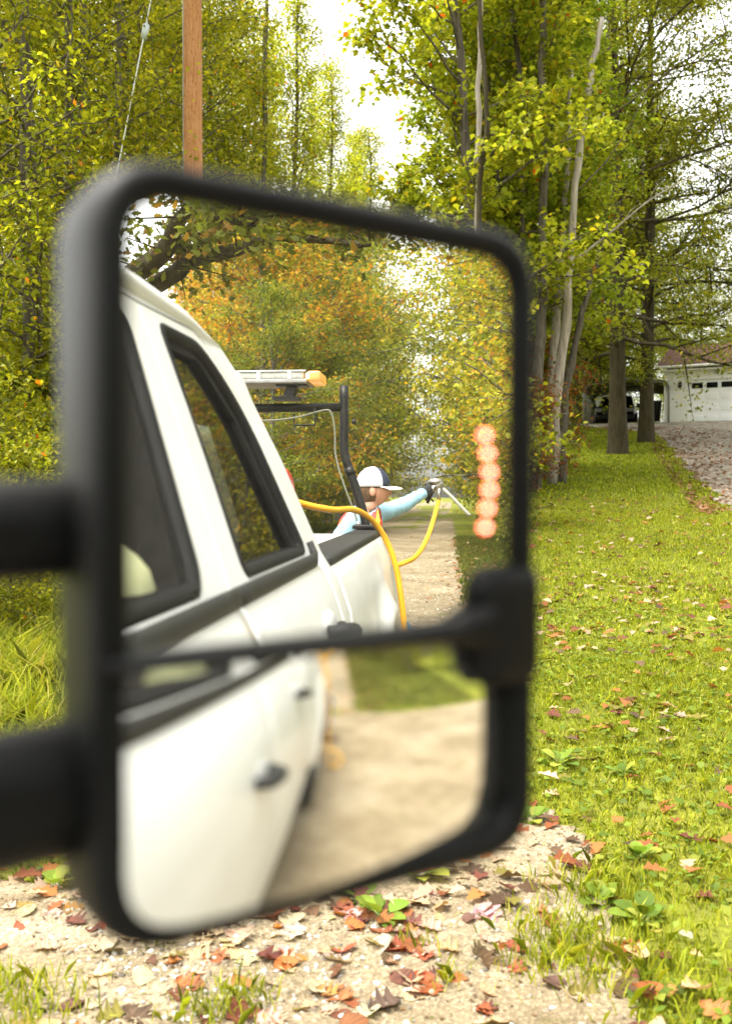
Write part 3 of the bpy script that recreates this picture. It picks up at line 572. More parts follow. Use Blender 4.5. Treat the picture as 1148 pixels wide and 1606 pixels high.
# oak with limbs reaching over the lane
oak = thing('oak_tree', 'old oak with heavy dark limbs over the lane behind the truck', 'tree', (-6.2, -11.0, float(gz(-6.2, -11))))
def OP(px, py, t): return np.array([.38-(705-px)/FPX*t, -t, 1.5-(py-775)/FPX*t])-np.array(oak.location)
mb = MB(); limbs = []
trunkP = [np.array([0, 0, -.3]), np.array([.1, .1, 1.5]), np.array([.3, .0, 2.6]), np.array([.2, -.2, 4.5]), np.array([.5, -.4, 7]), np.array([.4, 0, 10])]
mb.tube(spline(trunkP, 20), np.linspace(.42, .12, 20), 12)
for pts, r in [([trunkP[2]+np.array([0, 0, .2]), OP(205, 420, 10), OP(275, 340, 9.5), OP(330, 270, 9)], .16), ([trunkP[2], OP(230, 445, 10.2), OP(290, 405, 10), OP(380, 385, 9.8), OP(430, 372, 9.6), OP(500, 375, 9.4), OP(580, 385, 9)], .12), ([OP(290, 405, 10), OP(320, 370, 10), OP(360, 340, 10.2), OP(400, 300, 10)], .07),
               ([trunkP[3], OP(420, 250, 10), OP(520, 300, 9.5), OP(610, 350, 9.5)], .1), ([trunkP[4], OP(500, 180, 10), OP(650, 300, 10), OP(720, 360, 10)], .09), ([trunkP[3], OP(200, 250, 8.5), OP(330, 330, 8), OP(400, 350, 8)], .09), ([trunkP[4], OP(250, 100, 12), OP(350, 150, 13)], .1)]:
    Q = spline(pts, 24); mb.tube(Q, np.linspace(r, r*.18, 24), 8); limbs.append(Q)
tw = []
gq = np.random.default_rng(3)
for Q in limbs:
    for k in range(18):
        i = gq.integers(7, 24); d = norm(gq.normal(size=3)*np.array([1, 1, .35])+np.array([0, 0, .25])); l = .3+gq.random()*.6; e = Q[i]+d*l; mb.tube([Q[i], Q[i]+d*l*.5, e], [.011, .008, .004], 4); tw.append((Q[i]+d*l*.35, e))
mb.build('trunk', BARKD, oak)
tw = np.array(tw); idx = gq.integers(0, len(tw), 5600); t = gq.random((5600, 1)); pos = tw[idx, 0]*(1-t)+tw[idx, 1]*t+gq.normal(size=(5600, 3))*.11
OAKT = poly([(0, 0, 0), (.12, .15, 0), (.08, .25, 0), (.26, .40, .03), (.14, .52, 0), (.28, .68, .03), (.12, .8, 0), (0, 1, -.04), (-.12, .8, 0), (-.28, .68, .03), (-.14, .52, 0), (-.26, .4, .03), (-.08, .25, 0), (-.12, .15, 0)])
V, lo, st = scatter(OAKT, pos, .085+.04*gq.random(5600), norm(np.array([0, 0, .8])+gq.normal(size=(5600, 3))*.6), gq)
link('crown', np_mesh('oak_crown', V, lo, st, LEAF, np.repeat(pick([(.10, .115, .016, 3), (.14, .15, .018, 2), (.22, .13, .02, 1)], 5600, gq), 14, 0)), oak)
# ------------------------------------------------------------------ grass, weeds, pebbles, litter
def blades(name, x, y, h, wd, pal, seed, label):
    g = np.random.default_rng(seed); n = len(x); z = gz(x, y)
    az = g.random(n)*2*np.pi; la = g.random(n)*2*np.pi; ln = h*(.25+.75*g.random(n)); up_ = np.stack([x, y, z], 1)
    s = np.stack([np.cos(az), np.sin(az), 0*az], 1)*(wd/2)[:, None]; l = np.stack([np.cos(la), np.sin(la), 0*la], 1)*ln[:, None]
    m1 = up_+l*.35+np.array([0, 0, 1])*(h*.65)[:, None]; tp = up_+l+np.array([0, 0, 1])*(h*(.75+.25*g.random(n)))[:, None]
    V = np.stack([up_-s, up_+s, m1+s*.75, tp, m1-s*.75], 1).reshape(-1, 3)
    col = np.repeat(pick(pal, n, g, .2), 5, 0); o = link(name, np_mesh(name, V, np.arange(n*5), np.arange(n)*5, GRASS, col)); tag(o, label, None, None, 'stuff'); return o
GP = [(.285, .32, .018, 4), (.21, .25, .016, 3), (.37, .37, .03, 2), (.12, .155, .014, 1.5), (.46, .40, .10, .5)]
def outside(x, y): return ~gravel_in(x, y) & ~((x > 11) & drive_in(x, y))
def field(n, x0, x1, y0, y1, seed, patch=.3):
    g = np.random.default_rng(seed); x = x0+(x1-x0)*g.random(n); y = y0+(y1-y0)*g.random(n); k = outside(x, y) & (g.random(n) < .75+patch*hashn(x, y, 2.3)+patch*.6*hashn(x+5, y, 6.1)); return x[k], y[k]
x, y = field(210000, 2.2, 8, -2.2, 4.5, 21); g_ = np.random.default_rng(1)
k = np.abs(hashn(x, y, 3.7)) ; blades('grass', x, y, .022+.028*g_.random(len(x))+.02*np.clip(hashn(x, y, 1.7), 0, 1), .003+.0035*g_.random(len(x)), GP, 31, 'short bright grass of the near lawn')
x, y = field(150000, 8, 22, -3.2, 7, 22, .22); blades('grass', x, y, .03+.025*g_.random(len(x)), .008+.009*g_.random(len(x)), GP, 32, 'mown yellow-green grass of the sloping lawn')
x, y = field(90000, 22, 46, -3, 14, 23, .2); blades('grass', x, y, .07+.03*g_.random(len(x)), .02+.025*g_.random(len(x)), [(a*.95, b, c, d) for a, b, c, d in GP], 33, 'shaded grass under the two thick lawn trees')
x, y = field(45000, .5, 3.2, -34, -7.4, 24); blades('grass', x, y, .06+.06*g_.random(len(x)), .010+.008*g_.random(len(x)), [(.10, .125, .018, 3), (.15, .155, .03, 2), (.07, .09, .014, 2), (.22, .15, .05, .7)], 34, 'rough verge grass right of the lane')
x, y = field(20000, -6.5, -4.3, -45, -10, 25); blades('grass', x, y, .10+.12*g_.random(len(x)), .014+.01*g_.random(len(x)), [(.10, .125, .018, 3), (.15, .155, .03, 2), (.07, .09, .014, 2)], 35, 'rough verge grass left of the lane')
# tall grass clumps at the left, in front of the wood
cl = np.random.default_rng(40); cx_, cy_ = [], []
for px, v, n, r in [(10, 7.2, 1500, .45), (55, 6.4, 1300, .4), (-20, 5.2, 1000, .4), (80, 8.5, 1500, .5), (40, 9.6, 1500, .6), (-40, 8, 1300, .5), (150, 8.8, 800, .6), (30, 5.3, 500, .35), (70, 4.9, 400, .3)]:
    p = W(px, v); cx_.append(p[0]+cl.normal(size=n)*r*.6); cy_.append(p[1]+cl.normal(size=n)*r*.6)
x = np.concatenate(cx_); y = np.concatenate(cy_); kk = x > 2.9; x = x[kk]; y = y[kk]
blades('tall_grass', x, y, .18+.32*cl.random(len(x)), .009+.006*cl.random(len(x)), [(.26, .29, .02, 4), (.19, .23, .02, 3), (.34, .34, .04, 2), (.40, .34, .09, .6)], 36, 'tall arching grass between the gravel and the wood')
# sparse grass tufts growing in the gravel
cx_, cy_ = [], []
for px, py, n, r in [(330, 1600, 110, .10), (380, 1570, 80, .08), (40, 1600, 200, .16), (10, 1560, 120, .1), (870, 1480, 320, .16), (930, 1400, 300, .16), (960, 1520, 500, .25), (700, 1540, 25, .06), (250, 1490, 20, .05), (650, 1490, 20, .05)]:
    d = fw+rt*(px-574)/FPX-upv*(py-803)/FPX; p = CAM+d*(-CAM[2]/d[2]); cx_.append(p[0]+cl.normal(size=n)*r*.6); cy_.append(p[1]+cl.normal(size=n)*r*.6)
x = np.concatenate(cx_); y = np.concatenate(cy_); blades('grass', x, y, .04+.07*cl.random(len(x)), .004+.003*cl.random(len(x)), GP, 37, 'loose grass tufts rooted in the gravel apron')
# clover and plantain mat in the near lawn
x, y = field(26000, 2.3, 9.5, -2.3, 4.5, 26, .5); n = len(x); pos = np.stack([x, y, gz(x, y)+.012+.03*g_.random(n)], 1)
V, lo, st = scatter(KITE*np.array([1.3, 1, 1]), pos, .025+.04*g_.random(n)**2, norm(np.array([0, 0, 1.2])+g_.normal(size=(n, 3))*.45), g_, .1)
tag(link('ground_cover', np_mesh('ground_cover', V, lo, st, GRASS, np.repeat(pick([(.15, .20, .02, 4), (.10, .15, .018, 3), (.21, .23, .03, 2)], n, g_), 4, 0))), 'small broad-leaved weeds matted into the near lawn', None, None, 'stuff')
# pebbles
def pebbles(name, x, y, s, cols, label):
    g = np.random.default_rng(len(x)); n = len(x)
    base = np.array([(1, 0, 0), (0, 1, 0), (-1, 0, 0), (0, -1, 0), (.7, .7, .55), (-.7, .7, .5), (-.7, -.7, .55), (.7, -.7, .5), (0, 0, .8)], float)
    base[4:8, :2] *= .75
    a = g.random(n)*6.28; ca, sa = np.cos(a), np.sin(a); J = base[None]*(1+.22*g.normal(size=(n, 9, 3))); J = J*np.stack([np.ones(n), .6+.4*g.random(n), .5+.4*g.random(n)], 1)[:, None]
    X = J[..., 0]*ca[:, None]-J[..., 1]*sa[:, None]; Y = J[..., 0]*sa[:, None]+J[..., 1]*ca[:, None]
    V = np.stack([X, Y, J[..., 2]], -1)*s[:, None, None]+np.stack([x, y, gz(x, y)+.010], 1)[:, None]
    q = [(0, 4, 7, 3), (0, 1, 5, 4), (1, 2, 6, 5), (2, 3, 7, 6)]; tr = [(4, 5, 8), (5, 6, 8), (6, 7, 8), (7, 4, 8), (0, 4, 7), (0, 1, 4), (1, 5, 4), (1, 2, 5), (2, 6, 5), (2, 3, 6), (3, 7, 6), (3, 0, 7)]
    F = np.array(tr); lo = (F[None]+(np.arange(n)*9)[:, None, None]).reshape(-1)
    m = M(name+'_stone', rough=.85); at = N(m, 'ShaderNodeVertexColor', layer_name='tone'); L(m, at.outputs[0], bsdf(m).inputs['Base Color'])
    o = link(name, np_mesh(name, V.reshape(-1, 3), lo, np.arange(n*len(F))*3, m, np.repeat(pick(cols, n, g, .15), 9, 0))); tag(o, label, None, None, 'stuff')
n = 70000; x = 1.2+3.3*g_.random(n); y = -1.2+3.6*g_.random(n); k = gravel_in(x, y) & (g_.random(n) < (.5+.55*hashn(x, y, 2.2))*np.clip(.22+1.1*(y-.1), .18, 1)); x, y = x[k], y[k]
pebbles('gravel', x, y, .004+.013*g_.random(len(x))**3, [(.26, .22, .15, 4), (.34, .31, .26, 3), (.19, .15, .10, 3), (.54, .54, .51, 1), (.14, .12, .09, 1.5)], 'loose pale stones strewn over the gravel apron')
n = 20000; x = -4+4.6*g_.random(n); y = -25+18*g_.random(n); k = gravel_in(x, y); x, y = x[k], y[k]
pebbles('gravel', x, y, .006+.012*g_.random(len(x))**2, [(.33, .28, .20, 4), (.44, .41, .35, 2), (.25, .20, .13, 3)], 'loose stones on the lane behind the truck')
# fallen leaves: one object each for the near ones
OAKL = OAKT.copy(); LIT = []
gl = np.random.default_rng(77)
def litter_mesh(seed, curl, lobes=3.5):
    g = np.random.default_rng(seed); n = 26; t = np.linspace(0, 1, n); V = []; F = []
    for side in (-1, 0, 1):
        wv = .36*np.sin(np.pi*t**.85)**.8*(1+.42*np.cos(2*np.pi*lobes*t+1.2*side+g.normal()*.3))+.006
        x = side*np.clip(wv, .005, 1); y = t-.5+.05*abs(side)*np.sin(2*np.pi*lobes*t)
        z = curl[0]*x**2*.9+curl[1]*y**2*.5+curl[2]*x*y*.8+.02*np.sin(9*t+side*2+seed)-.05*(side == 0)
        V += list(np.stack([x, y, z], 1))
    for i in range(n-1):
        F += [(i, n+i, n+i+1, i+1), (n+i, 2*n+i, 2*n+i+1, n+i+1)]
    V = np.array(V); V[:, 2] -= V[:, 2].min(); sb = len(V)
    V = np.vstack([V, [[-.012, -.5, V[n, 2]], [.012, -.5, V[n, 2]], [.01, -.72, .02], [-.01, -.72, .02]]]); F.append((sb, sb+1, sb+2, sb+3))
    me = bpy.data.meshes.new('fallen_leaf'); me.from_pydata([tuple(p) for p in V], [], F); me.polygons.foreach_set('use_smooth', [True]*len(F))
    a = me.color_attributes.new('tone', 'FLOAT_COLOR', 'POINT'); c = np.ones((len(V), 4), np.float32); c[:, :3] = (1+.25*g.normal(size=(len(V), 1))); c[n:2*n, :3] *= 1.2; a.data.foreach_set('color', np.clip(c, .3, 2).ravel()); me.materials.append(DRY); return me
for s, cu in enumerate([(.5, .25, .1), (.9, -.1, .3), (-.5, .5, .2), (.3, .8, -.2), (1.1, .3, 0), (.2, .1, .5)]): LIT.append(litter_mesh(s, cu, .4 if s % 3 == 2 else 3.5))
LC = [((.22, .07, .028), 'rust-red'), ((.12, .04, .026), 'dark red'), ((.37, .26, .16), 'pale tan'), ((.40, .275, .20), 'pinkish beige'), ((.30, .12, .036), 'orange'), ((.10, .06, .036), 'dark brown'), ((.19, .16, .035), 'olive yellow')]
n = 8500; r = gl.random(n); x = 2.0+gl.random(n)**1.3*9; y = -2.4+5.6*gl.random(n); dens = np.where(gravel_in(x, y), .72, .30)*np.clip(.75+.7*hashn(x, y, 1.9), .1, 1.6)+.5*np.exp(-((x-edge(y))/.35)**2)
k = gl.random(n) < dens*.8; x, y = x[k], y[k]
v_ = (x-CAM[0])*fw[0]+(y-CAM[1])*fw[1]; u_ = (x-CAM[0])*rt[0]+(y-CAM[1])*rt[1]; inv = (np.abs(u_/v_) < .42) & (v_ > 2.3)
order = np.argsort(np.where(inv, v_, 99)); near = order[:290]; far = order[290:]
for i in near:
    ci = gl.choice(7, p=[.19, .12, .24, .21, .10, .11, .03]); c, cn = LC[ci]; mi = gl.integers(0, 6); gr = bool(gravel_in(x[i], y[i]))
    o = link('fallen_leaf', LIT[mi], None, (x[i], y[i], float(gz(x[i], y[i]))+(.012 if gr else .03)), (gl.normal()*.2, gl.normal()*.2, gl.random()*6.28), (.045+.065*gl.random()**1.3))
    o.color = (*[cc*(.8+.4*gl.random()) for cc in c], 1)
    tag(o, f"{cn} {'smooth-edged' if mi % 3 == 2 else 'lobed oak'} leaf fallen on the {'gravel' if gr else 'lawn'}", 'leaf', 'fallen leaves on the ground by the truck')
def litter(name, x, y, s, label, seed, pal):
    g = np.random.default_rng(seed); n = len(x); pos = np.stack([x, y, gz(x, y)+(.03 if s > .03 else .016)], 1)
    V, lo, st = scatter(OAKT*np.array([1.3, 1, 2.5]), pos, s*(.7+.6*g.random(n)), norm(np.array([0, 0, 1.4])+g.normal(size=(n, 3))*.35), g, .02)
    o = link(name, np_mesh(name, V, lo, st, DRY, np.repeat(pick(pal, n, g), 14, 0))); o.color = (1, 1, 1, 1); tag(o, label, None, None, 'stuff')
LP = [(*c, 1) for c, _ in LC]
n = 1500; xx = 8+14*gl.random(n)**1.3; yy = -3.2+7*gl.random(n); litter('leaf_litter', np.concatenate([x[far], xx]), np.concatenate([y[far], yy]), .10, 'fallen leaves scattered over the middle of the lawn', 5, LP)
n = 5200; xx = 19+27*gl.random(n); yy = np.interp(xx, DX, DY)+.6-4.0*gl.random(n)**1.7; litter('leaf_litter', xx, yy, .12, 'brown fallen leaves covering the edge of the drive', 6, [(.22, .10, .05, 3), (.16, .08, .045, 2), (.34, .24, .16, 1)])
n = 900; xx = .95+.35*gl.normal(size=n); yy = -8-24*gl.random(n); litter('leaf_litter', xx, yy, .10, 'brown fallen leaves along the verge of the lane behind', 7, [(.30, .13, .05, 3), (.2, .09, .04, 2), (.42, .30, .18, 1)])
n = 90; xx = -4+4.5*gl.random(n); yy = -9-26*gl.random(n); litter('leaf_litter', xx, yy, .09, 'brown fallen leaves lying on the lane behind', 8, [(.24, .13, .06, 3), (.2, .09, .04, 2)])
n = 9000; xx = 1.3+3.2*gl.random(n); yy = -1.0+3.4*gl.random(n); k = gravel_in(xx, yy) & (gl.random(n) < .45+.6*hashn(xx, yy, 2.9)); litter('leaf_litter', xx[k], yy[k], .016, 'crumbled brown leaf bits and bark scattered on the gravel', 9, [(.11, .065, .03, 3), (.07, .045, .025, 3), (.20, .11, .05, 1.5), (.16, .15, .03, 1.2), (.30, .22, .13, 1)])
# broad-leaved weed plants
def weed(px, py, s, n, label, T=KITE, pal=((.17, .24, .03, 3), (.12, .19, .025, 2), (.26, .28, .04, 1))):
    d = fw+rt*(px-574)/FPX-upv*(py-803)/FPX; p = CAM+d*(-CAM[2]/d[2])
    t = thing('weed_plant', label, 'plant', (p[0], p[1], float(gz(p[0], p[1]))), 0, 'broad-leaved weeds near the gravel'); g = np.random.default_rng(int(px)); V = []; F = []; st = MB()
    for i in range(n):
        a = i*2.4+g.random()*.4; el = .35+.9*g.random()*(1-i/n*.5); ln = s*(.5+.5*g.random()); dv = np.array([math.cos(a)*math.cos(el), math.sin(a)*math.cos(el), math.sin(el)]); sx = np.array([-math.sin(a), math.cos(a), 0]); wv = .26*ln
        c0 = dv*ln*.3; st.tube([np.zeros(3), c0], [.003, .002], 5); b = len(V); prof = [(0, .12), (.2, .75), (.5, 1), (.8, .7), (1, .04)]
        for q, ww in prof:
            c = c0+dv*ln*.7*q+np.array([0, 0, -.22*ln*q*q]); V += [c-sx*wv*ww+np.array([0, 0, .03*ln*ww]), c, c+sx*wv*ww+np.array([0, 0, .03*ln*ww])]
        for j in range(4):
            for k in range(2): F.append((b+j*3+k, b+j*3+k+1, b+j*3+k+4, b+j*3+k+3))
    V = np.array(V); col = np.repeat(pick(pal, n, g), 15, 0)
    link('leaves', np_mesh('weed_leaves', V, [i for f in F for i in f], np.arange(len(F))*4, GRASS, col, True), t); st.build('stem', M('weed_stem', (.12, .16, .03), .6), t)
weed(600, 1445, .16, 9, 'pale green broad-leaved weed on gravel just below the mirror'); weed(655, 1375, .17, 10, 'dark shiny weed partly behind the bottom edge of the mirror'); weed(570, 1415, .12, 8, 'low weed left of the pale one below the mirror')
weed(830, 1285, .13, 14, 'narrow-leaved rosette weed at the lawn edge right of the mirror'); weed(878, 1215, .15, 14, 'leafy green weed in the lawn right of the mirror corner'); weed(1000, 1350, .14, 14, 'broad weed in the lawn right of the bare gravel')
weed(975, 1230, .12, 12, 'small broad weed higher up in the leaf-strewn lawn'); weed(90, 1395, .14, 12, 'green weed at the left foot of the mirror'); weed(940, 1420, .13, 14, 'green weed where the gravel meets the lawn'); weed(1010, 1445, .15, 14, 'spreading weed in the lower right lawn')

# ------------------------------------------------------------------ the white pickup truck
PZ = [.28, .42, .55, .80, 1.0, 1.15, 1.25, 1.30, 1.33, 1.60, 1.80, 1.92, 2.0]; PX = [.01, .05, .085, .110, .105, .085, .05, .02, 0, -.115, -.205, -.262, -.36]
def XS(z): return np.interp(z, PZ, PX)
truck = thing('pickup_truck', 'white crew-cab pickup truck whose black tow mirror fills the view', 'truck', (0, 0, 0))
TW = 2.0
def flip(p, s): return (p[0], p[1], p[2]) if s > 0 else (-TW-p[0], p[1], p[2])
def panel(y0, y1, zb, zt, s, extra=lambda y, z: 0, ny=40, nz=18, lip=.035):
    """outer skin between y0 (front) and y1 (rear); zb, zt functions of y"""
    V = []; F = []
    for i in range(ny+1):
        y = y0+(y1-y0)*i/ny; a, b = zb(y), zt(y)
        col = [(a, -lip)]+[(a+(b-a)*j/nz, 0) for j in range(nz+1)]+[(b, -lip)]
        for z, off in col:
            e = 0
            V.append(flip((XS(z)+extra(y, z)+off, y, z), s))
    m = nz+3
    n = ny+1
    for i in range(ny):
        for j in range(m-1): F.append((i*m+j, (i+1)*m+j, (i+1)*m+j+1, i*m+j+1))
    b = len(V)
    for i in (0, ny):
        base = len(V)
        for j in range(m):
            v = V[i*m+j]; V.append((v[0]-lip*s, v[1]+(-.004 if i == 0 else .004), v[2]))
        for j in range(m-1): F.append((i*m+j, i*m+j+1, base+j+1, base+j))
    return V, F
def hole_frame(outer, hole, s, thick=.016, push=0):
    """flat frame polygon with a window hole in (y,z), laid on the tumblehome"""
    bm = bmesh.new(); es = []
    def sub(p):
        out = []
        for i in range(len(p)):
            a, b = np.array(p[i]), np.array(p[(i+1) % len(p)]); k = max(1, int(np.linalg.norm(b-a)/.12))
            out += [tuple(a+(b-a)*j/k) for j in range(k)]
        return out
    loops = [sub(outer)]+([sub(hole)] if hole else [])
    for p in loops:
        vs_ = [bm.verts.new((y, z, 0)) for y, z in p]; es += [bm.edges.new((vs_[i], vs_[(i+1) % len(vs_)])) for i in range(len(vs_))]
    bmesh.ops.triangle_fill(bm, use_beauty=True, edges=es)
    bm.verts.index_update(); V = [v.co.copy() for v in bm.verts]; F = [[v.index for v in f.verts] for f in bm.faces]; bm.free()
    n = len(V); A = [flip((float(XS(v[1]))+push, v[0], v[1]), s) for v in V]; B = [flip((float(XS(v[1]))+push-thick, v[0], v[1]), s) for v in V]
    FF = F+[[i+n for i in reversed(f)] for f in F]; b = 0
    for p in loops:
        k = len(p)
        FF += [[b+i, b+(i+1) % k, b+(i+1) % k+n, b+i+n] for i in range(k)]; b += k
    return A+B, FF
def rounded(p, r, k=4):
    out = []; n = len(p); r = r if isinstance(r, (list, tuple)) else [r]*n
    for i in range(n):
        a, b, c = np.array(p[i-1]), np.array(p[i]), np.array(p[(i+1) % n]); u = norm(a-b); v = norm(c-b); q = min(r[i], .45*np.linalg.norm(a-b), .45*np.linalg.norm(c-b))
        for t in np.linspace(0, 1, k+1): out.append(tuple((1-t)**2*(b+u*q)+2*t*(1-t)*b+t*t*(b+v*q)))
    return out
FDo = [(-1.63, 1.33), (-1.885, 1.885), (-.92, 1.895), (-.78, 1.86), (.16, 1.33)]; FDh = rounded([(-1.475, 1.345), (-1.735, 1.835), (-.93, 1.845), (-.05, 1.345)], .05)
RDo = [(-1.637, 1.33), (-1.891, 1.885), (-2.34, 1.905), (-2.46, 1.86), (-2.585, 1.70), (-2.61, 1.33)]; RDh = rounded([(-1.79, 1.345), (-1.985, 1.855), (-2.33, 1.865), (-2.50, 1.72), (-2.545, 1.345)], [.03, .05, .08, .12, .04])
CPo = [(-2.616, 1.33), (-2.591, 1.70), (-2.466, 1.862), (-2.34, 1.912), (-1.9, 1.892), (-.92, 1.90), (-.78, 1.865), (-.80, 1.90), (-.95, 1.935), (-2.35, 1.945), (-2.62, 1.915), (-2.735, 1.82), (-2.80, 1.6), (-2.815, 1.33)]
rwc, fwc, wr = (-4.12, .46), (.38, .46), .43
def arch(c, r): return lambda y: max(.50, c[1]+math.sqrt(max(0, r*r-(y-c[0])**2))) if abs(y-c[0]) < r else .50
def flare(c, r): return lambda y, z: .05*math.exp(-((math.hypot(y-c[0], z-c[1])-r)/.10)**2)*(1 if z > .45 else 0)
for s in (1, -1):
    fd = MB(); V, F = panel(.12, -1.628, lambda y: .50, lambda y: 1.325, s); fd.add(V, F, True); fdo = fd.build('front_door', WHITE, truck)
    q = MB(); V, F = hole_frame(FDo, FDh, s); q.add(V, F); q.build('door_frame', WHITE, fdo)
    rd = MB(); V, F = panel(-1.640, -2.64, lambda y: max(.50, arch(rwc, .0)(y)), lambda y: 1.325, s); rd.add(V, F, True); rdo = rd.build('rear_door', WHITE, truck)
    q = MB(); V, F = hole_frame(RDo, RDh, s); q.add(V, F); q.build('door_frame', WHITE, rdo)
    for dd, hole in ((fdo, FDh), (rdo, RDh)):
        q = MB(); P = [flip((float(XS(z))-.012, y, z), s) for y, z in hole]; P = np.array(P+[P[0]]); q.tube(P, .015, 6, False, 1.2); q.build('window_seal', RUBBER, dd)
        if dd is rdo or s < 0:
            q = MB(); q.add([flip((float(XS(z))-.03, y, z), s) for y, z in hole], [tuple(range(len(hole)))]); q.build('window_glass', TINT, dd)
    # inner door cards and dark window surrounds
    q = MB(); V, F = hole_frame([(-1.60, 1.30), (-1.86, 1.87), (-.92, 1.88), (-.8, 1.84), (.1, 1.30)], [(-1.43, 1.36), (-1.69, 1.80), (-.95, 1.81), (-.12, 1.36)], s, .075, -.018); q.add(V, F); q.build('inner_frame', INTER, fdo)
    q = MB(); V, F = hole_frame([(-1.66, 1.30), (-1.91, 1.87), (-2.34, 1.885), (-2.56, 1.70), (-2.6, 1.30)], [(-1.84, 1.36), (-2.03, 1.82), (-2.30, 1.825), (-2.44, 1.69), (-2.48, 1.36)], s, .075, -.018); q.add(V, F); q.build('inner_frame', INTER, rdo)
    q = MB(); q.box(flip((-.07, -.75, .92), s), (.06, 1.6, .78)); q.build('door_card', INTER, fdo)
    q = MB(); q.box(flip((-.07, -2.14, .92), s), (.06, .95, .78)); q.build('door_card', INTER, rdo)
    # belt mouldings
    for dd, ya, yb in ((fdo, .10, -1.626), (rdo, -1.642, -2.585)):
        P = []
        for y in np.linspace(ya, yb, 16): P.append((.012, y, 1.318))
        if dd is rdo: P += [(.008, -2.615, 1.330), (-.004, -2.632, 1.348), (-.012, -2.632, 1.366)]
        q = MB(); q.tube([flip(p, s) for p in P], .021, 10, True, .6); q.build('belt_trim', TRIM, dd)
    # handles
    for dd, yc, z in ((fdo, -1.43, 1.07), (rdo, -2.42, 1.15)):
        hx = float(XS(z)); q = MB()
        q.tube([flip(p, s) for p in spline([(hx+.0, yc+.095, z+.012), (hx+.035, yc+.075, z+.012), (hx+.052, yc+.02, z+.006), (hx+.052, yc-.03, z-.002), (hx+.042, yc-.075, z-.01), (hx+.0, yc-.105, z-.014)], 20)], [.016]*3+[.020]*14+[.018]*3, 10)
        q.ball(flip((hx+.012, yc-.085, z-.01), s), (.022, .030, .026), 12, 8); h_ = q.build('door_handle', TRIM, dd)
        q = MB(); q.ball(flip((hx-.016, yc+.01, z+.01), s), (.026, .085, .045), 14, 8); q.build('handle_cup', M('shaded_cup', (.4, .4, .39), .7, spec=.15), h_)
    cb = MB(); V, F = hole_frame(CPo, None, s, .05); cb.add(V, F)
    V, F = panel(-2.652, -2.815, lambda y: .50, lambda y: 1.33, s, ny=6); cb.add(V, F, True); cb.build('cab_side', WHITE, truck)
    ff = MB(); V, F = panel(1.28, .128, arch(fwc, .50), lambda y: 1.30-.06*max(0, y-.1), s, flare(fwc, .5), 60); ff.add(V, F, True); ff.build('front_fender', WHITE, truck)
    bs = MB(); V, F = panel(-2.85, -5.25, arch(rwc, .52), lambda y: 1.285, s, flare(rwc, .52), 90); bs.add(V, F, True)
    bs.box(flip((-.115, -4.05, .98), s), (.03, 2.4, .62)); bso = bs.build('bed_side', WHITE, truck)
    q = MB(); q.box(flip((-.045, -4.05, 1.297), s), (.15, 2.42, .035), bev=.012); q.build('rail_cap', TRIM, bso)
    q = MB(); q.box(flip((-.04, -5.262, 1.02), s), (.10, .03, .42), bev=.012); q.build('tail_light', M('red_lens', (.35, .01, .01), .15), truck)
    for wc in (rwc, fwc):
        q = MB(); c = flip((-.17, wc[0], wc[1]), s); ax = (1 if s > 0 else -1, 0, 0)
        q.lathe([(.24, .0), (wr-.03, .01), (wr, .045), (wr, .235), (wr-.03, .27), (.25, .265), (.24, .2)], c, ax, 40); wo_ = q.build('wheel', TYRE, truck)
        q = MB(); q.lathe([(.24, .02), (.245, .255), (.225, .262), (.2, .2), (.12, .17), (.09, .22), (.02, .23)], c, ax, 32)
        q.build('rim', STEEL, wo_)
        q = MB(); q.box(flip((-.33, wc[0], .72), s), (.34, .96, .5)); q.build('wheel_well', RUBBER, truck)
    q = MB(); q.box(flip((-.02, -1.3, .43), s), (.06, 2.7, .14), bev=.02); q.build('rocker', WHITE, truck)
# roof, cowl, hood, windscreen, rear cab wall
def roof():
    q = MB(); V = []; F = []; cs = [(-.262, 1.915), (-.285, 1.95), (-.33, 1.972), (-.42, 1.988), (-.7, 2.003), (-1.0, 2.008)]; cs = cs+[(-TW-x, z) for x, z in cs[-2::-1]]; m = len(cs)
    yy = [(-.80, -.045, 0), (-.95, -.01, 0), (-1.3, 0, 0), (-1.9, 0, 0), (-2.35, -.005, 0), (-2.6, -.03, .0), (-2.70, -.075, .004), (-2.76, -.14, .02)]
    for y, dz, _ in yy:
        for x, z in cs: V.append((x, y, z+dz*(1 if z > 1.93 else .6)))
    for i in range(len(yy)-1):
        for j in range(m-1): F.append((i*m+j, (i+1)*m+j, (i+1)*m+j+1, i*m+j+1))
    q.add(V, F, True); o = q.build('roof', WHITE, truck); md = o.modifiers.new('thick', 'SOLIDIFY'); md.thickness = .03; md.offset = -1 if False else 0
    q = MB(); q.box((-1, -1.7, 1.93), (1.42, 1.8, .03)); q.build('headliner', varied('pale_headliner', (.22, .21, .19), (.27, .26, .23), 20, .95), o)
roof()
q = MB(); oy = -2.80
def rp(p, k): return (p[0], oy-.02*(p[1]-1.33)+k, p[1])
bm_o = [(-.03, .55), (-.03, 1.33), (-.24, 1.86), (-.4, 1.93), (-1.6, 1.93), (-1.76, 1.86), (-1.97, 1.33), (-1.97, .55)]; bm_h = [(-.22, 1.36), (-.36, 1.80), (-1.64, 1.80), (-1.78, 1.36)]
bm = bmesh.new(); es = []
for p in (bm_o, bm_h):
    vv = [bm.verts.new((x, 0, z)) for x, z in p]; es += [bm.edges.new((vv[i], vv[(i+1) % len(vv)])) for i in range(len(vv))]
bmesh.ops.triangle_fill(bm, use_beauty=True, edges=es); bm.verts.index_update()
q.add([(v.co.x, oy, v.co.z) for v in bm.verts], [[v.index for v in f.verts] for f in bm.faces]); bm.free()
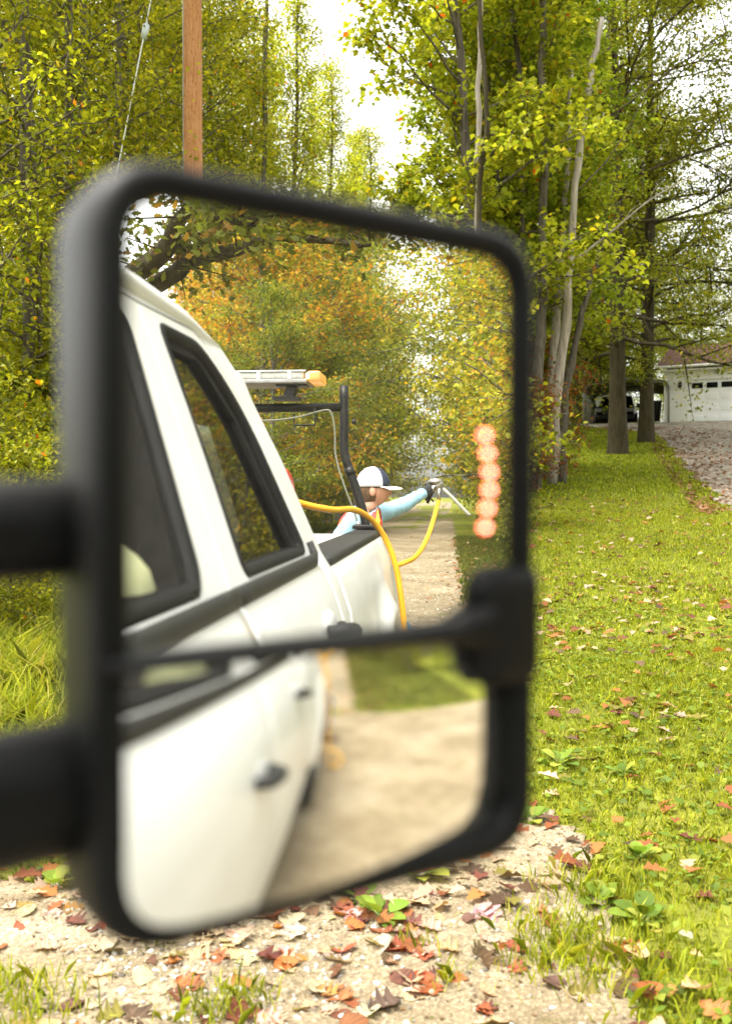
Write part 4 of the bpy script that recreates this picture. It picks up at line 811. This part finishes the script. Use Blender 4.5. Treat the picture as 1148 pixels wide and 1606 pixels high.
o = q.build('cab_back', WHITE, truck); md = o.modifiers.new('thick', 'SOLIDIFY'); md.thickness = .05; md.offset = 0
q = MB(); q.add([(x, oy, z) for x, z in bm_h], [(0, 1, 2, 3)]); q.build('rear_window', TINT, truck)
q = MB(); q.add([(-.05, .28, 1.33), (-.32, -.78, 1.93), (-1.68, -.78, 1.93), (-1.95, .28, 1.33)], [(0, 1, 2, 3)]); q.build('windshield', CLEAR, truck)
q = MB(); V = []; F = []
for i, (y, z, w_) in enumerate([(.27, 1.33, .95), (.6, 1.34, .97), (1.1, 1.31, .96), (1.32, 1.22, .92), (1.38, 1.05, .9)]):
    for j in range(9): xx = -1+(j/4-1)*w_; V.append((xx, y, z-.05*abs(j/4-1)**3))
for i in range(4):
    for j in range(8): F.append((i*9+j, i*9+j+1, (i+1)*9+j+1, (i+1)*9+j))
q.add(V, F, True); q.build('hood', WHITE, truck)
q = MB(); q.box((-1, 1.36, .86), (1.2, .06, .34), bev=.02); q.build('grille', BLACKP, truck)
for s in (1, -1): q = MB(); q.box(flip((-.22, 1.34, .95), s), (.36, .08, .22), bev=.03); q.build('headlight', M('lamp_lens', (.7, .72, .7), .1), truck)
q = MB(); q.box((-1, 1.42, .55), (2.0, .2, .26), bev=.05); q.build('front_bumper', STEEL, truck)
q = MB(); q.box((-1, -5.42, .56), (1.96, .22, .22), bev=.04); q.build('rear_bumper', STEEL, truck)
q = MB(); q.box((-1, -5.245, 1.0), (1.70, .06, .56), bev=.015); tg = q.build('tailgate', WHITE, truck)
q = MB(); q.box((-1, -4.05, .72), (1.78, 2.36, .06)); q.box((-1, -2.87, 1.0), (1.9, .04, .5)); q.build('bed_floor', BLACKP, truck)
q = MB(); q.box((-1, -1.9, .40), (1.5, 6.2, .2)); q.box((-1, -1.3, .53), (1.9, 2.9, .06)); q.build('chassis', RUBBER, truck)
# cabin
SEATC = varied('dark_seat_cloth', (.03, .028, .025), (.05, .047, .042), 40, .9)
PALE = varied('pale_yellow_green_cloth', (.30, .31, .17), (.38, .39, .22), 20, .9)
for x, y, pale in ((-.42, -1.2, True), (-1.55, -1.2, False)):
    q = MB(); q.box((x, y+.25, .86), (.5, .56, .16), bev=.06); q.box((x, y-.12, 1.14), (.5, .16, .56), bev=.06); st_ = q.build('front_seat', SEATC, truck)
    q = MB(); q.ball((x, y-.2, 1.50), (.15, .075, .12), 16, 10); q.tube([(x-.06, y-.16, 1.34), (x-.06, y-.2, 1.5)], .008, 6); q.tube([(x+.06, y-.16, 1.34), (x+.06, y-.2, 1.5)], .008, 6); q.build('headrest', SEATC, st_)
q = MB(); q.ball((-.12, -1.33, 1.31), (.075, .10, .15), 18, 12, lambda d: d*(1+.1*math.sin(5*d[2]))); q.tube([(-.14, -1.3, 1.22), (-.2, -1.25, 1.0)], [.08, .09], 12); q.build('pale_cloth_shape', PALE, truck)  # shoulder-like pale cloth shape in the front window, not a known seat part
q = MB(); q.box((-1, -2.25, .86), (1.7, .5, .18), bev=.06); q.box((-1, -2.58, 1.12), (1.7, .14, .5), bev=.05); q.build('rear_bench', SEATC, truck)
for x in (-.45, -1.55): q = MB(); q.ball((x, -2.6, 1.45), (.13, .06, .09), 14, 8); q.build('headrest', SEATC, truck)
q = MB(); q.box((-1, .1, 1.16), (1.8, .46, .28), bev=.08); q.build('dashboard', INTER, truck)
# faint round badge on the front door
def disc(c, r0, r1, mat, name, parent, n=40):
    q = MB(); V = []; 
    for r in (r0, r1):
        for k in range(n):
            t = 2*math.pi*k/n; z = c[1]+r*math.sin(t); V.append((float(XS(z))+.004, c[0]+r*math.cos(t), z))
    F = [(k, (k+1) % n, n+(k+1) % n, n+k) for k in range(n)]; q.add(V, F); return q.build(name, mat, parent)
FD = [o for o in bpy.data.objects if o.name == 'front_door'][0]
DEC = M('faint_grey_decal', (.60, .61, .61), .4)
bd = disc((-1.02, .72), .105, .125, DEC, 'door_badge', FD); disc((-1.02, .72), .02, .055, DEC, 'door_badge', FD)
# rack at the rear of the bed with light bar
rk = MB()
for s in (1, -1):
    rk.tube([flip(p, s) for p in spline([(-.055, -5.0, 1.31), (-.06, -5.0, 1.36), (-.10, -5.0, 1.50), (-.155, -5.0, 1.66), (-.172, -5.0, 1.74), (-.172, -5.0, 1.85), (-.172, -5.0, 2.07)], 24)], .024, 14)
    rk.box(flip((-.055, -5.0, 1.33), s), (.13, .17, .02), bev=.004)
rk.tube([(-.18, -5.0, 1.955), (-1.82, -5.0, 1.955)], .023, 12)
for s in (1, -1): rk.tube([flip(p, s) for p in [(-.135, -5.0, 1.60), (-.15, -5.0, 1.64)]], .0265, 14); rk.tube([flip((-.13, -5.0, 1.88), s), flip((-.11, -5.0, 1.88), s)], .014, 8)
rko = rk.build('rack', BLACKM, truck)
q = MB(); 
for s in (1, -1): 
    for dx in (-.035, .035): q.tube([flip((-.055+dx, -4.93, 1.33), s), flip((-.055+dx, -4.93, 1.36), s)], .011, 6)
q.build('bolt', STEEL, rko)
lb = MB(); lb.box((-1.0, -5.0, 2.082), (1.30, .26, .022), bev=.006); lbo = lb.build('light_bar', varied('grey_plastic_base', (.2, .2, .2), (.28, .28, .27), 20, .5), truck)
LENS = M('clear_lens', (.62, .63, .6), .12, spec=.6)
q = MB(); q.box((-1.02, -5.0, 2.112), (1.30, .25, .040), bev=.008); q.build('lens', varied('frosted_lens', (.26, .27, .25), (.46, .47, .44), 60, .2), lbo)
q = MB()
for k in range(8): q.box((-1.56+k*.16, -4.874, 2.112), (.02, .01, .042)); 
q.box((-1.0, -4.873, 2.134), (1.29, .012, .006)); q.build('lens_divider', M('pale_divider', (.6, .6, .58), .4), lbo)
AMB = M('amber_lens', (.40, .20, .07), .2, emit=(1, .45, .08), es=.14); AMB2 = M('amber_lamp', (1, .7, .3), .3, emit=(1, .62, .25), es=3.0)
for s in (1, -1):
    q = MB(); q.box(flip((-.315, -5.0, 2.107), s), (.07, .255, .054), bev=.012); q.build('amber_end', AMB, lbo)
q = MB(); q.box((-.345, -4.8705, 2.107), (.014, .008, .030), bev=.003); q.build('lit_lamp', AMB2, lbo)
for x in (-.47, -1.53):
    q = MB(); q.box((x, -4.98, 2.0), (.14, .10, .018)); q.box((x+.02, -4.98, 2.035), (.05, .09, .06), rot=Matrix.Rotation(.4, 3, 'Y')); q.box((x+.03, -4.98, 2.068), (.16, .12, .012)); q.build('bracket', BLACKM, lbo)
q = MB(); q.tube(spline([(-.9, -4.95, 1.90), (-.6, -4.95, 1.885), (-.42, -4.95, 1.90), (-.28, -4.95, 1.935), (-.235, -4.95, 1.925), (-.215, -4.95, 1.83), (-.21, -4.95, 1.7), (-.17, -4.94, 1.56), (-.11, -4.94, 1.40), (-.09, -4.93, 1.33)], 50), .0052, 8); q.build('cable', M('grey_cable', (.14, .14, .10), .5), rko)
q = MB(); q.tube([(-.43, -4.96, 1.92), (-.43, -4.96, 1.86), (-.32, -4.96, 1.86), (-.32, -4.96, 1.95)], .006, 6); q.build('hook', BLACKM, rko)

# --- the tow mirror (part of the truck)
nh = (HEAD+math.atan((705-574)/FPX))/2; mn = np.array([math.sin(nh), math.cos(nh), 0]); mt = np.array([math.cos(nh), -math.sin(nh), 0]); MC = np.array([.32056, -.4554, 0])
def mp(s, z, d=0): p = MC+mt*s+mn*d; return (p[0], p[1], z)
def rrect(s0, s1, z0, z1, r, k=8):
    return rounded([(s0, z0), (s1, z0), (s1, z1), (s0, z1)], r, k)
S0, S1, Z0, Z1 = -.1135, .1345, 1.301, 1.6435
MIRP = varied('mirror_shell_plastic', (.0035, .0035, .0033), (.006, .006, .0055), 120, .5, .1, .0006, spec=.22)
rings = [(.0175, .006), (.0165, -.002), (.0125, -.0065), (.007, -.0075), (.002, -.003), (.0, .005), (-.001, .02), (.0, .045), (.008, .07), (.022, .088), (.045, .098)]
q = MB(); V = []; F = []; m = 0
for ins_, d in rings:
    R_ = [max(.006, .036-ins_*.85), max(.006, .036-ins_*.85), max(.006, .036-ins_*.85), max(.006, .036-ins_*.85)]
    P = rrect(S0+ins_, S1-ins_, Z0+ins_, Z1-ins_, R_, 8); m = len(P); V += [mp(a, b, d) for a, b in P]
for i in range(len(rings)-1):
    for k in range(m): F.append((i*m+k, i*m+(k+1) % m, (i+1)*m+(k+1) % m, (i+1)*m+k))
F.append(tuple((len(rings)-1)*m+k for k in range(m))); q.add(V, F, True)
mir = q.build('side_mirror', MIRP, truck)
q = MB(); q.add([mp(a, b, .016) for a, b in rrect(S0+.01, S1-.01, Z0+.01, Z1-.01, .03)], [tuple(range(36))]); q.build('backing_plate', RUBBER, mir)
def mirror_mat():
    m = bpy.data.materials.new('dust_haze_mirror'); m.use_nodes = True; nt = m.node_tree; nt.nodes.clear()
    g = nt.nodes.new('ShaderNodeBsdfGlossy'); g.inputs['Roughness'].default_value = 0; g.inputs[0].default_value = (.93, .94, .92, 1)
    d = nt.nodes.new('ShaderNodeBsdfDiffuse'); d.inputs[0].default_value = (.6, .58, .5, 1); mx = nt.nodes.new('ShaderNodeMixShader'); out = nt.nodes.new('ShaderNodeOutputMaterial')
    n = noise(m, 14, 5, .65); r = ramp(m, n, [(.3, (.018,)*3), (.75, (.058,)*3)]); nt.links.new(r, mx.inputs[0]); nt.links.new(g.outputs[0], mx.inputs[1]); nt.links.new(d.outputs[0], mx.inputs[2]); nt.links.new(mx.outputs[0], out.inputs[0]); return m  # thin dust film, its pale veil also painting in the haze of the reflected lane
MIR = mirror_mat()
ZD = 1.4285
q = MB(); P = rrect(S0+.0145, S1-.0145, ZD-.001, Z1-.0145, [.004, .004, .024, .024], 8); q.add([mp(a, b, 0) for a, b in P], [tuple(range(len(P)))]); q.build('mirror_glass', MIR, mir)
# convex spot glass
S = np.array([.312163, -.448723, 1.361879]); hh_, ee_, RR = rad(36.15), rad(.884), .7567
nn = np.array([math.sin(hh_)*math.cos(ee_), math.cos(hh_)*math.cos(ee_), math.sin(ee_)]); CC = S+nn*(RR-.009)
q = MB(); V = []; F = []; na, nb_ = 60, 40
for i in range(na+1):
    for j in range(nb_+1):
        s_ = S0+.012+(S1-S0-.024)*i/na; z_ = Z0+.012+(ZD-Z0-.012)*j/nb_; p = np.array(mp(s_, z_, 0)); rel = p-CC; b = rel@nn; perp = rel-nn*b; h2 = math.sqrt(RR*RR-perp@perp); V.append(CC+perp-nn*h2)
for i in range(na):
    for j in range(nb_): a = i*(nb_+1)+j; F.append((a, a+1, a+nb_+2, a+nb_+1))
q.add(V, F, True); q.build('spot_mirror_glass', MIR, mir)
GLB = M('gloss_black_bar', (.004, .004, .004), .35, spec=.25)
q = MB(); bar = [(-.111, .0042), (-.05, .0044), (.03, .0048), (.075, .006), (.09, .013), (.1, .02)]
V = []; F = []
for s_, hw in bar:
    for a in range(10): t = 2*math.pi*a/10; V.append(mp(s_, ZD-.0005+hw*math.sin(t), -.0055-.0075*math.cos(t)))
for i in range(len(bar)-1):
    for a in range(10): F.append((i*10+a, i*10+(a+1) % 10, (i+1)*10+(a+1) % 10, (i+1)*10+a))
q.add(V, F, True); q.build('divider_bar', GLB, mir)
q = MB(); rr_ = [(.0, .006), (.0, -.004), (.003, -.009), (.010, -.0115), (.02, -.012)]; V = []; F = []
for ins_, d in rr_:
    P = rounded([(.089+ins_, 1.396+ins_), (.1325-ins_*.3, 1.396+ins_), (.1325-ins_*.3, 1.461-ins_), (.089+ins_, 1.461-ins_)], [.016, .006, .006, .016], 6); m = len(P); V += [mp(a, b, d) for a, b in P]
for i in range(len(rr_)-1):
    for k in range(m): F.append((i*m+k, i*m+(k+1) % m, (i+1)*m+(k+1) % m, (i+1)*m+k))
F.append(tuple((len(rr_)-1)*m+k for k in range(m))); q.add(V, F, True); q.build('divider_bracket', MIRP, mir)
LEDC = M('led_core', (1, .5, .4), .5, emit=(1, .38, .27), es=3.0); LEDH = M('led_halo', (1, .1, .05), .5, emit=(1, .07, .03), es=1.3)
for px, py in [(762, 682), (766, 711), (769, 740), (769, 768), (766, 797), (762, 827)]:
    d = fw+rt*(px-574)/FPX-upv*(py-803)/FPX; k = ((np.array([*MC[:2], 1.5])-CAM)@mn-.0012)/(d@mn); p = CAM+d*k
    for nm, r_, dd, mm in (('led_lamp', .0014, -.0004, LEDC),):
        q = MB(); q.add([tuple(p+mt*r_*math.cos(t)+np.array([0, 0, r_*math.sin(t)])-mn*.0004) for t in np.linspace(0, 2*np.pi, 14, endpoint=False)], [tuple(range(14))]); q.build(nm, mm, mir)
    q = MB(); n = 16; V = [tuple(p+mt*r_*math.cos(t)+np.array([0, 0, r_*math.sin(t)])) for r_ in (.0014, .0023) for t in np.linspace(0, 2*np.pi, n, endpoint=False)]
    q.add(V, [(k, (k+1) % n, n+(k+1) % n, n+k) for k in range(n)]); q.build('led_halo_ring', LEDH, mir)  # red halo round each lamp, built as a glowing ring
for zc, hr in ((1.485, .0225), (1.368, .031)):
    a = np.array(mp(-.09, zc, .045)); b = np.array(mp(-.125, zc, .035)); c = np.array([.03, -.18, zc-.01])
    q = MB(); q.tube(spline([a, b, b*.5+c*.5, c], 14), hr, 16, True, .8); q.build('mirror_arm', MIRP, mir)
q = MB(); q.box((.03, -.16, 1.42), (.06, .14, .22), bev=.02); q.build('mirror_mount', MIRP, mir)

# ------------------------------------------------------------------ load in the bed: tank, hose reel, hose
tank = thing('water_tank', 'white plastic tank standing in the bed of the pickup', 'tank', (-.88, -3.32, .75))
q = MB(); q.box((0, 0, .5), (.92, .75, 1.0), bev=.1); q.build('tank_body', M('white_plastic', (.78, .8, .76), .4), tank); q = MB(); q.lathe([(.14, 1.0), (.14, 1.06), (.1, 1.07)], (0, 0, 0), (0, 0, 1), 20); q.build('cap', M('red_cap', (.5, .02, .02), .4), tank)
reel = thing('hose_reel', 'red steel hose reel in the pickup bed behind the cab', 'hose reel', (-.56, -4.05, .75))
RED = M('red_enamel', (.52, .02, .02), .35)
for x in (-.2, .24):
    q = MB(); q.lathe([(.05, -.012), (.25, -.012), (.262, 0), (.25, .012), (.05, .012)], (x, 0, .60), (1, 0, 0), 32); q.build('flange', RED, reel)
q = MB(); q.tube([(-.2, 0, .6), (.24, 0, .6)], .12, 16); q.build('drum', RED, reel)
q = MB(); 
for k in range(12): q.lathe([(.20, -.017), (.235, -.01), (.235, .01), (.20, .017)], (-.17+k*.034, 0, .6), (1, 0, 0), 24)
YEL = varied('yellow_hose_rubber', (.62, .30, .012), (.70, .37, .02), 14, .42)
q.build('wound_hose', YEL, reel)
q = MB(); 
for x in (-.24, .28): q.tube([(x, -.25, .02), (x, 0, .62), (x, .25, .02)], .02, 8); 
q.tube([(-.24, -.25, .02), (.28, -.25, .02)], .02, 8); q.tube([(-.24, .25, .02), (.28, .25, .02)], .02, 8); q.build('stand', BLACKM, reel)
hp = [(-.45, -4.1, 1.56), (-.30, -4.15, 1.47), (-.16, -4.3, 1.43), (-.075, -4.55, 1.425), (-.005, -4.7, 1.375), (.055, -4.78, 1.285), (.105, -4.8, 1.16), (.135, -4.8, 1.0), (.155, -4.8, .8), (.17, -4.82, .45), (.22, -4.9, .08), (.34, -5.3, .03), (.2, -5.75, .03), (-.35, -5.85, .06), (-.5, -5.72, .5), (-.2, -5.62, .98), (.09, -5.65, 1.085), (.17, -6.0, 1.11), (.228, -6.4, 1.20), (.27, -6.7, 1.33), (.30, -6.93, 1.45)]
q = MB(); q.tube(spline(hp, 160), .0155, 10); hose = q.build('hose', YEL); tag(hose, 'yellow rubber hose looping over the truck bed side to the spray gun', 'hose')

# ------------------------------------------------------------------ the person behind the tailgate
def skin_chain(name, verts, edges, radii, mat, parent, root=0, sub=2):
    me = bpy.data.meshes.new(name); me.from_pydata([tuple(v) for v in verts], edges, []); o = link(name, me, parent)
    md = o.modifiers.new('skin', 'SKIN'); md.use_smooth_shade = True
    for i, r in enumerate(radii): me.skin_vertices[0].data[i].radius = (r, r) if np.isscalar(r) else r; me.skin_vertices[0].data[i].use_root = (i == root)
    s_ = o.modifiers.new('sub', 'SUBSURF'); s_.levels = s_.render_levels = sub; me.materials.append(mat); return o
PO = np.array([-.28, -6.30, 0.0])
person = thing('person', 'worker in a cap and red safety vest reaching out with a spray gun', 'person', tuple(PO))
def rel(*p): return tuple(np.array(p)-PO)
SKIN = M('skin', (.50, .26, .17), .5); SHIRT = varied('light_blue_fabric', (.20, .36, .47), (.26, .43, .54), 18, .85, .5, .01); JEANS = varied('blue_denim', (.05, .10, .17), (.08, .14, .22), 30, .9); VEST = M('orange_red_vest', (.75, .05, .04), .7); YELW = M('reflective_yellow', (.72, .78, .05), .5); BOOT = M('brown_boot', (.09, .055, .03), .6)
J = dict(pel=rel(-.28, -6.3, .93), waist=rel(-.255, -6.3, 1.06), chest=rel(-.22, -6.3, 1.25), neck=rel(-.175, -6.3, 1.385), throat=rel(-.15, -6.3, 1.44), ls=rel(-.22, -6.125, 1.335), le=rel(-.40, -6.04, 1.12), lw=rel(-.22, -5.95, .97), rs=rel(-.15, -6.46, 1.345), re=rel(.06, -6.64, 1.425), rw=rel(.19, -6.83, 1.505),
         lh=rel(-.27, -6.21, .89), lk=rel(.13, -6.12, .58), la=rel(.10, -6.12, .12), rh=rel(-.29, -6.39, .89), rk=rel(-.33, -6.42, .50), ra=rel(-.42, -6.44, .10))
names = list(J); V = [J[k] for k in names]; E = [('pel', 'waist'), ('waist', 'chest'), ('chest', 'neck'), ('neck', 'throat'), ('chest', 'ls'), ('ls', 'le'), ('le', 'lw'), ('chest', 'rs'), ('rs', 're'), ('re', 'rw'), ('pel', 'lh'), ('lh', 'lk'), ('lk', 'la'), ('pel', 'rh'), ('rh', 'rk'), ('rk', 'ra')]
ix = {k: i for i, k in enumerate(names)}; RD = dict(pel=.12, waist=.11, chest=.13, neck=.06, throat=.05, ls=.06, le=.043, lw=.03, rs=.06, re=.043, rw=.03, lh=.085, lk=.056, la=.04, rh=.085, rk=.056, ra=.04)
body = skin_chain('body', V, [(ix[a], ix[b]) for a, b in E], [RD[k] for k in names], SKIN, person)
def sub(name, keys, edges, grow, mat, parent=person, **ov):
    i2 = {k: i for i, k in enumerate(keys)}
    return skin_chain(name, [ov.get(k, J[k]) for k in keys], [(i2[a], i2[b]) for a, b in edges], [RD[k]+grow for k in keys], mat, parent)
TR = [(.90, -.285, .120, .165), (1.0, -.27, .112, .155), (1.08, -.25, .108, .15), (1.2, -.23, .116, .172), (1.29, -.21, .118, .185), (1.35, -.195, .105, .178), (1.395, -.18, .08, .12), (1.425, -.165, .062, .068)]
def torso(z, a, grow=0):
    cxx, rx, ry = [np.interp(z, [t[0] for t in TR], [t[k] for t in TR]) for k in (1, 2, 3)]
    dz = -.055*abs(math.sin(a))**2*np.clip((z-1.25)/.1, 0, 1)
    fold = .006*math.sin(9*a+14*z)*math.sin(30*z+3*math.sin(2*a))
    return np.array(rel(cxx+(rx+grow+fold)*math.cos(a), -6.3+(ry+grow+fold)*math.sin(a)-.015*(z-1.0), z+dz))
def torso_mesh(zs, na, grow, keep):
    V = [torso(z, 2*math.pi*k/na, grow) for z in zs for k in range(na)]; F = []
    for i in range(len(zs)-1):
        for k in range(na):
            if keep((zs[i]+zs[i+1])/2, 2*math.pi*(k+.5)/na): F.append((i*na+k, i*na+(k+1) % na, (i+1)*na+(k+1) % na, (i+1)*na+k))
    return V, F
q = MB(); q.add(*torso_mesh(np.linspace(.92, 1.425, 24), 40, .014, lambda z, a: True), True)
for sh_, el_, wr_ in (('ls', 'le', 'lw'), ('rs', 're', 'rw')):
    c0 = np.array(J['chest'])*.35+np.array(J[sh_])*.65+np.array([0, 0, .01]); P = spline([c0, J[sh_], np.array(J[sh_])*.5+np.array(J[el_])*.5, J[el_], np.array(J[el_])*.5+np.array(J[wr_])*.5, J[wr_]], 44)
    u = np.linspace(0, 1, 44); r_ = np.interp(u, [0, .2, .4, .6, .8, 1], [.070, .070, .057, .049, .044, .037])+.0055*np.sin(u*75)*np.sin(u*23+1)+.004*np.exp(-((u-.6)/.06)**2)
    q.tube(P, r_, 16, True)
q.build('shirt', SHIRT, person)
sub('jeans', ['pel', 'waist', 'lh', 'lk', 'la', 'rh', 'rk', 'ra'], [('pel', 'waist'), ('pel', 'lh'), ('lh', 'lk'), ('lk', 'la'), ('pel', 'rh'), ('rh', 'rk'), ('rk', 'ra')], .018, JEANS)
def lerp(a, b, t): return tuple(np.array(J[a])*(1-t)+np.array(J[b])*t)
zs = np.linspace(1.0, 1.42, 30); NA = 60
def vk(z, a): return (z < 1.19 or abs(math.sin(a)) < .84) and not (math.cos(a) > .55 and z > 1.33 and abs(math.sin(a)) < .42)
def stripes(z, a): return vk(z, a) and (.46 < abs(math.sin(a)) < .64)
q = MB(); q.add(*torso_mesh(zs, NA, .028, vk), True); vest = q.build('vest', VEST, person); md = vest.modifiers.new('t', 'SOLIDIFY'); md.thickness = .006; md.offset = -1
q = MB(); q.add(*torso_mesh(zs, NA, .034, stripes), True); so_ = q.build('stripe', YELW, vest)
q = MB(); q.add(*torso_mesh(np.linspace(1.06, 1.12, 4), NA, .035, lambda z, a: True), True); q.build('waist_band', YELW, vest)
# head with a face
hc = np.array(rel(-.115, -6.30, 1.535))
q = MB()
def hd(d):
    f = d.copy(); 
    if d[2] < -.1:
        k_ = -d[2]-.1; f[1] *= 1-.38*k_; f[0] *= (1-.10*k_) if d[0] > 0 else (1-.55*k_)
    if d[0] > .3 and d[2] < .15: f[0] *= 1.06
    return f
q.ball(hc, (.098, .076, .118), 20, 16, hd)
q.ball(hc+np.array([.098, 0, -.022]), (.017, .012, .024), 10, 8); q.ball(hc+np.array([.089, 0, -.066]), (.010, .022, .006), 10, 6); q.ball(hc+np.array([.089, 0, -.078]), (.011, .02, .006), 10, 6)
for sy in (1, -1): q.ball(hc+np.array([-.005, sy*.078, -.015]), (.022, .012, .034), 10, 8); q.ball(hc+np.array([.085, sy*.032, .008]), (.010, .014, .009), 8, 6)
q.tube([hc+np.array([-.02, 0, -.07]), np.array(J['throat'])-np.array([.01, 0, .06])], [.052, .056], 14); q.build('head', SKIN, person)
q = MB(); q.ball(hc+np.array([-.03, 0, -.005]), (.083, .084, .105), 18, 12); q.ball(hc+np.array([-.105, 0, -.07]), (.03, .035, .055), 12, 8); q.build('hair', varied('brown_hair', (.07, .035, .015), (.13, .07, .03), 40, .6, vscale=(1, 1, .2)), person)
q = MB(); 
for sy in (1, -1): q.ball(hc+np.array([.097, sy*.034, .010]), (.012, .030, .020), 12, 8); q.tube([hc+np.array([.095, sy*.06, .014]), hc+np.array([.0, sy*.083, .01])], .004, 6)
q.build('sunglasses', M('dark_lens', (.01, .012, .01), .1), person)
MESHW = M('white_cap_mesh', (.75, .75, .76), .8); NAVY = M('navy_cap_front', (.015, .02, .04), .8)
def dome(a0, a1, name, mat, parent, r=(.113, .094, .125), cz=.028):
    V = []; F = []; na = 16; nb2 = 8
    for i in range(na+1):
        a = a0+(a1-a0)*i/na
        for j in range(nb2+1):
            e = -.12+(math.pi/2+.12)*j/nb2; V.append(hc+np.array([-.008, 0, cz])+np.array([r[0]*math.cos(a)*math.cos(e), r[1]*math.sin(a)*math.cos(e), r[2]*math.sin(e)*.95]))
    for i in range(na):
        for j in range(nb2): b = i*(nb2+1)+j; F.append((b, b+nb2+1, b+nb2+2, b+1))
    q = MB(); q.add(V, F, True); o = q.build(name, mat, parent); md = o.modifiers.new('t', 'SOLIDIFY'); md.thickness = .004; return o
cap = dome(math.radians(52), math.radians(308), 'cap', MESHW, person); dome(math.radians(-52), math.radians(52), 'cap_front', NAVY, cap)
V = []; F = []
for i in range(13):
    a = math.radians(-62+124*i/12); c0 = np.array([.112*math.cos(a), .094*math.sin(a), .014]); c1 = np.array([.112*math.cos(a)+.085*math.cos(a*.9)**.5 if abs(a) < 1.5 else .1, .098*math.sin(a), .004-.012*abs(math.sin(a))]); V += [hc+c0+np.array([-.008, 0, 0]), hc+(c0+c1)/2+np.array([-.008, 0, .006]), hc+c1+np.array([-.008, 0, 0])]
for i in range(12):
    for j in range(2): b = i*3+j; F.append((b, b+3, b+4, b+1))
q = MB(); q.add(V, F, True); o = q.build('visor', MESHW, cap); md = o.modifiers.new('t', 'SOLIDIFY'); md.thickness = .005
# gloves with five fingers each
GLV = varied('black_glove', (.015, .016, .018), (.03, .03, .034), 60, .7)
def glove(wrist, d, side, up_, curl=1.0):
    d = norm(np.array(d, float)); side = norm(np.array(side, float)-d*(np.array(side)@d)); pn = np.cross(d, side); w0 = np.array(wrist); q = MB()
    q.tube(spline([w0-d*.05, w0, w0+d*.03, w0+d*.07, w0+d*.095], 10), [.036, .035, .036, .040, .042, .043, .043, .042, .040, .034], 14, True, .62)
    for k, (o_, ln) in enumerate([(-.030, .075), (-.010, .085), (.011, .080), (.030, .062)]):
        b = w0+d*.088+side*o_; P = [b]; a = 0
        for j in range(3):
            a += curl*(.55+.12*k*.3); dv = d*math.cos(a)+pn*math.sin(a)*up_; P.append(P[-1]+dv*ln*(.42, .32, .26)[j])
        q.tube(spline(P, 9), [.0105]*5+[.0095]*3+[.007], 8)
    b = w0+d*.025-side*.034; q.tube(spline([b, b-side*.028+d*.022+pn*.012*up_, b-side*.018+d*.05+pn*.03*up_, b+side*.005+d*.062+pn*.04*up_], 9), [.013]*4+[.0115]*4+[.008], 8)
    q.build('glove', GLV, person)
glove(J['rw'], np.array(J['rw'])-np.array(J['re']), (0, 0, 1), 1, 1.0); glove(J['lw'], (.6, .3, -.5), (0, .7, .3), 1, .6)
for k in ('la', 'ra'):
    a = np.array(J[k]); q = MB(); q.ball(a+np.array([.07, 0, -.055]), (.14, .05, .05), 16, 10, lambda d: np.array([d[0], d[1], max(d[2], -.75)])); q.tube([a+np.array([0, 0, -.04]), a+np.array([0, 0, .1])], [.055, .058], 12); q.build('boot', BOOT, person)
# spray gun
gp_ = np.array([.275, -6.94, 1.535]); gun = thing('spray_gun', 'metal spray gun with a pale lance held out by the worker', 'spray gun', tuple(gp_))
q = MB(); q.tube([(-.05, .03, -.03), (.0, 0, .02), (.05, -.02, .035)], [.022, .026, .02], 10); q.lathe([(.03, -.03), (.035, -.02), (.035, .03), (.02, .04)], (.02, -.01, .03), (.8, 0, .6), 14); q.ball((.0, 0, .055), (.055, .04, .028), 12, 8); q.tube([(.03, 0, .02), (.025, .01, -.085)], [.016, .014], 10); q.build('gun_body', M('worn_metal', (.32, .31, .28), .35, metal=.8), gun)
q = MB(); q.tube([(-.03, .02, .0), (-.045, .03, -.05), (-.01, .03, -.09)], .006, 6); q.tube([(-.055, .03, -.10), (.0, .02, .02)], .011, 8); q.build('trigger', BLACKM, gun)
q = MB(); q.tube([(.04, -.01, .02), (.10, .01, -.035), (.235, .02, -.175), (.25, .02, -.19)], [.013, .013, .012, .015], 8); q.build('lance', M('pale_lance', (.26, .26, .21), .45), gun)
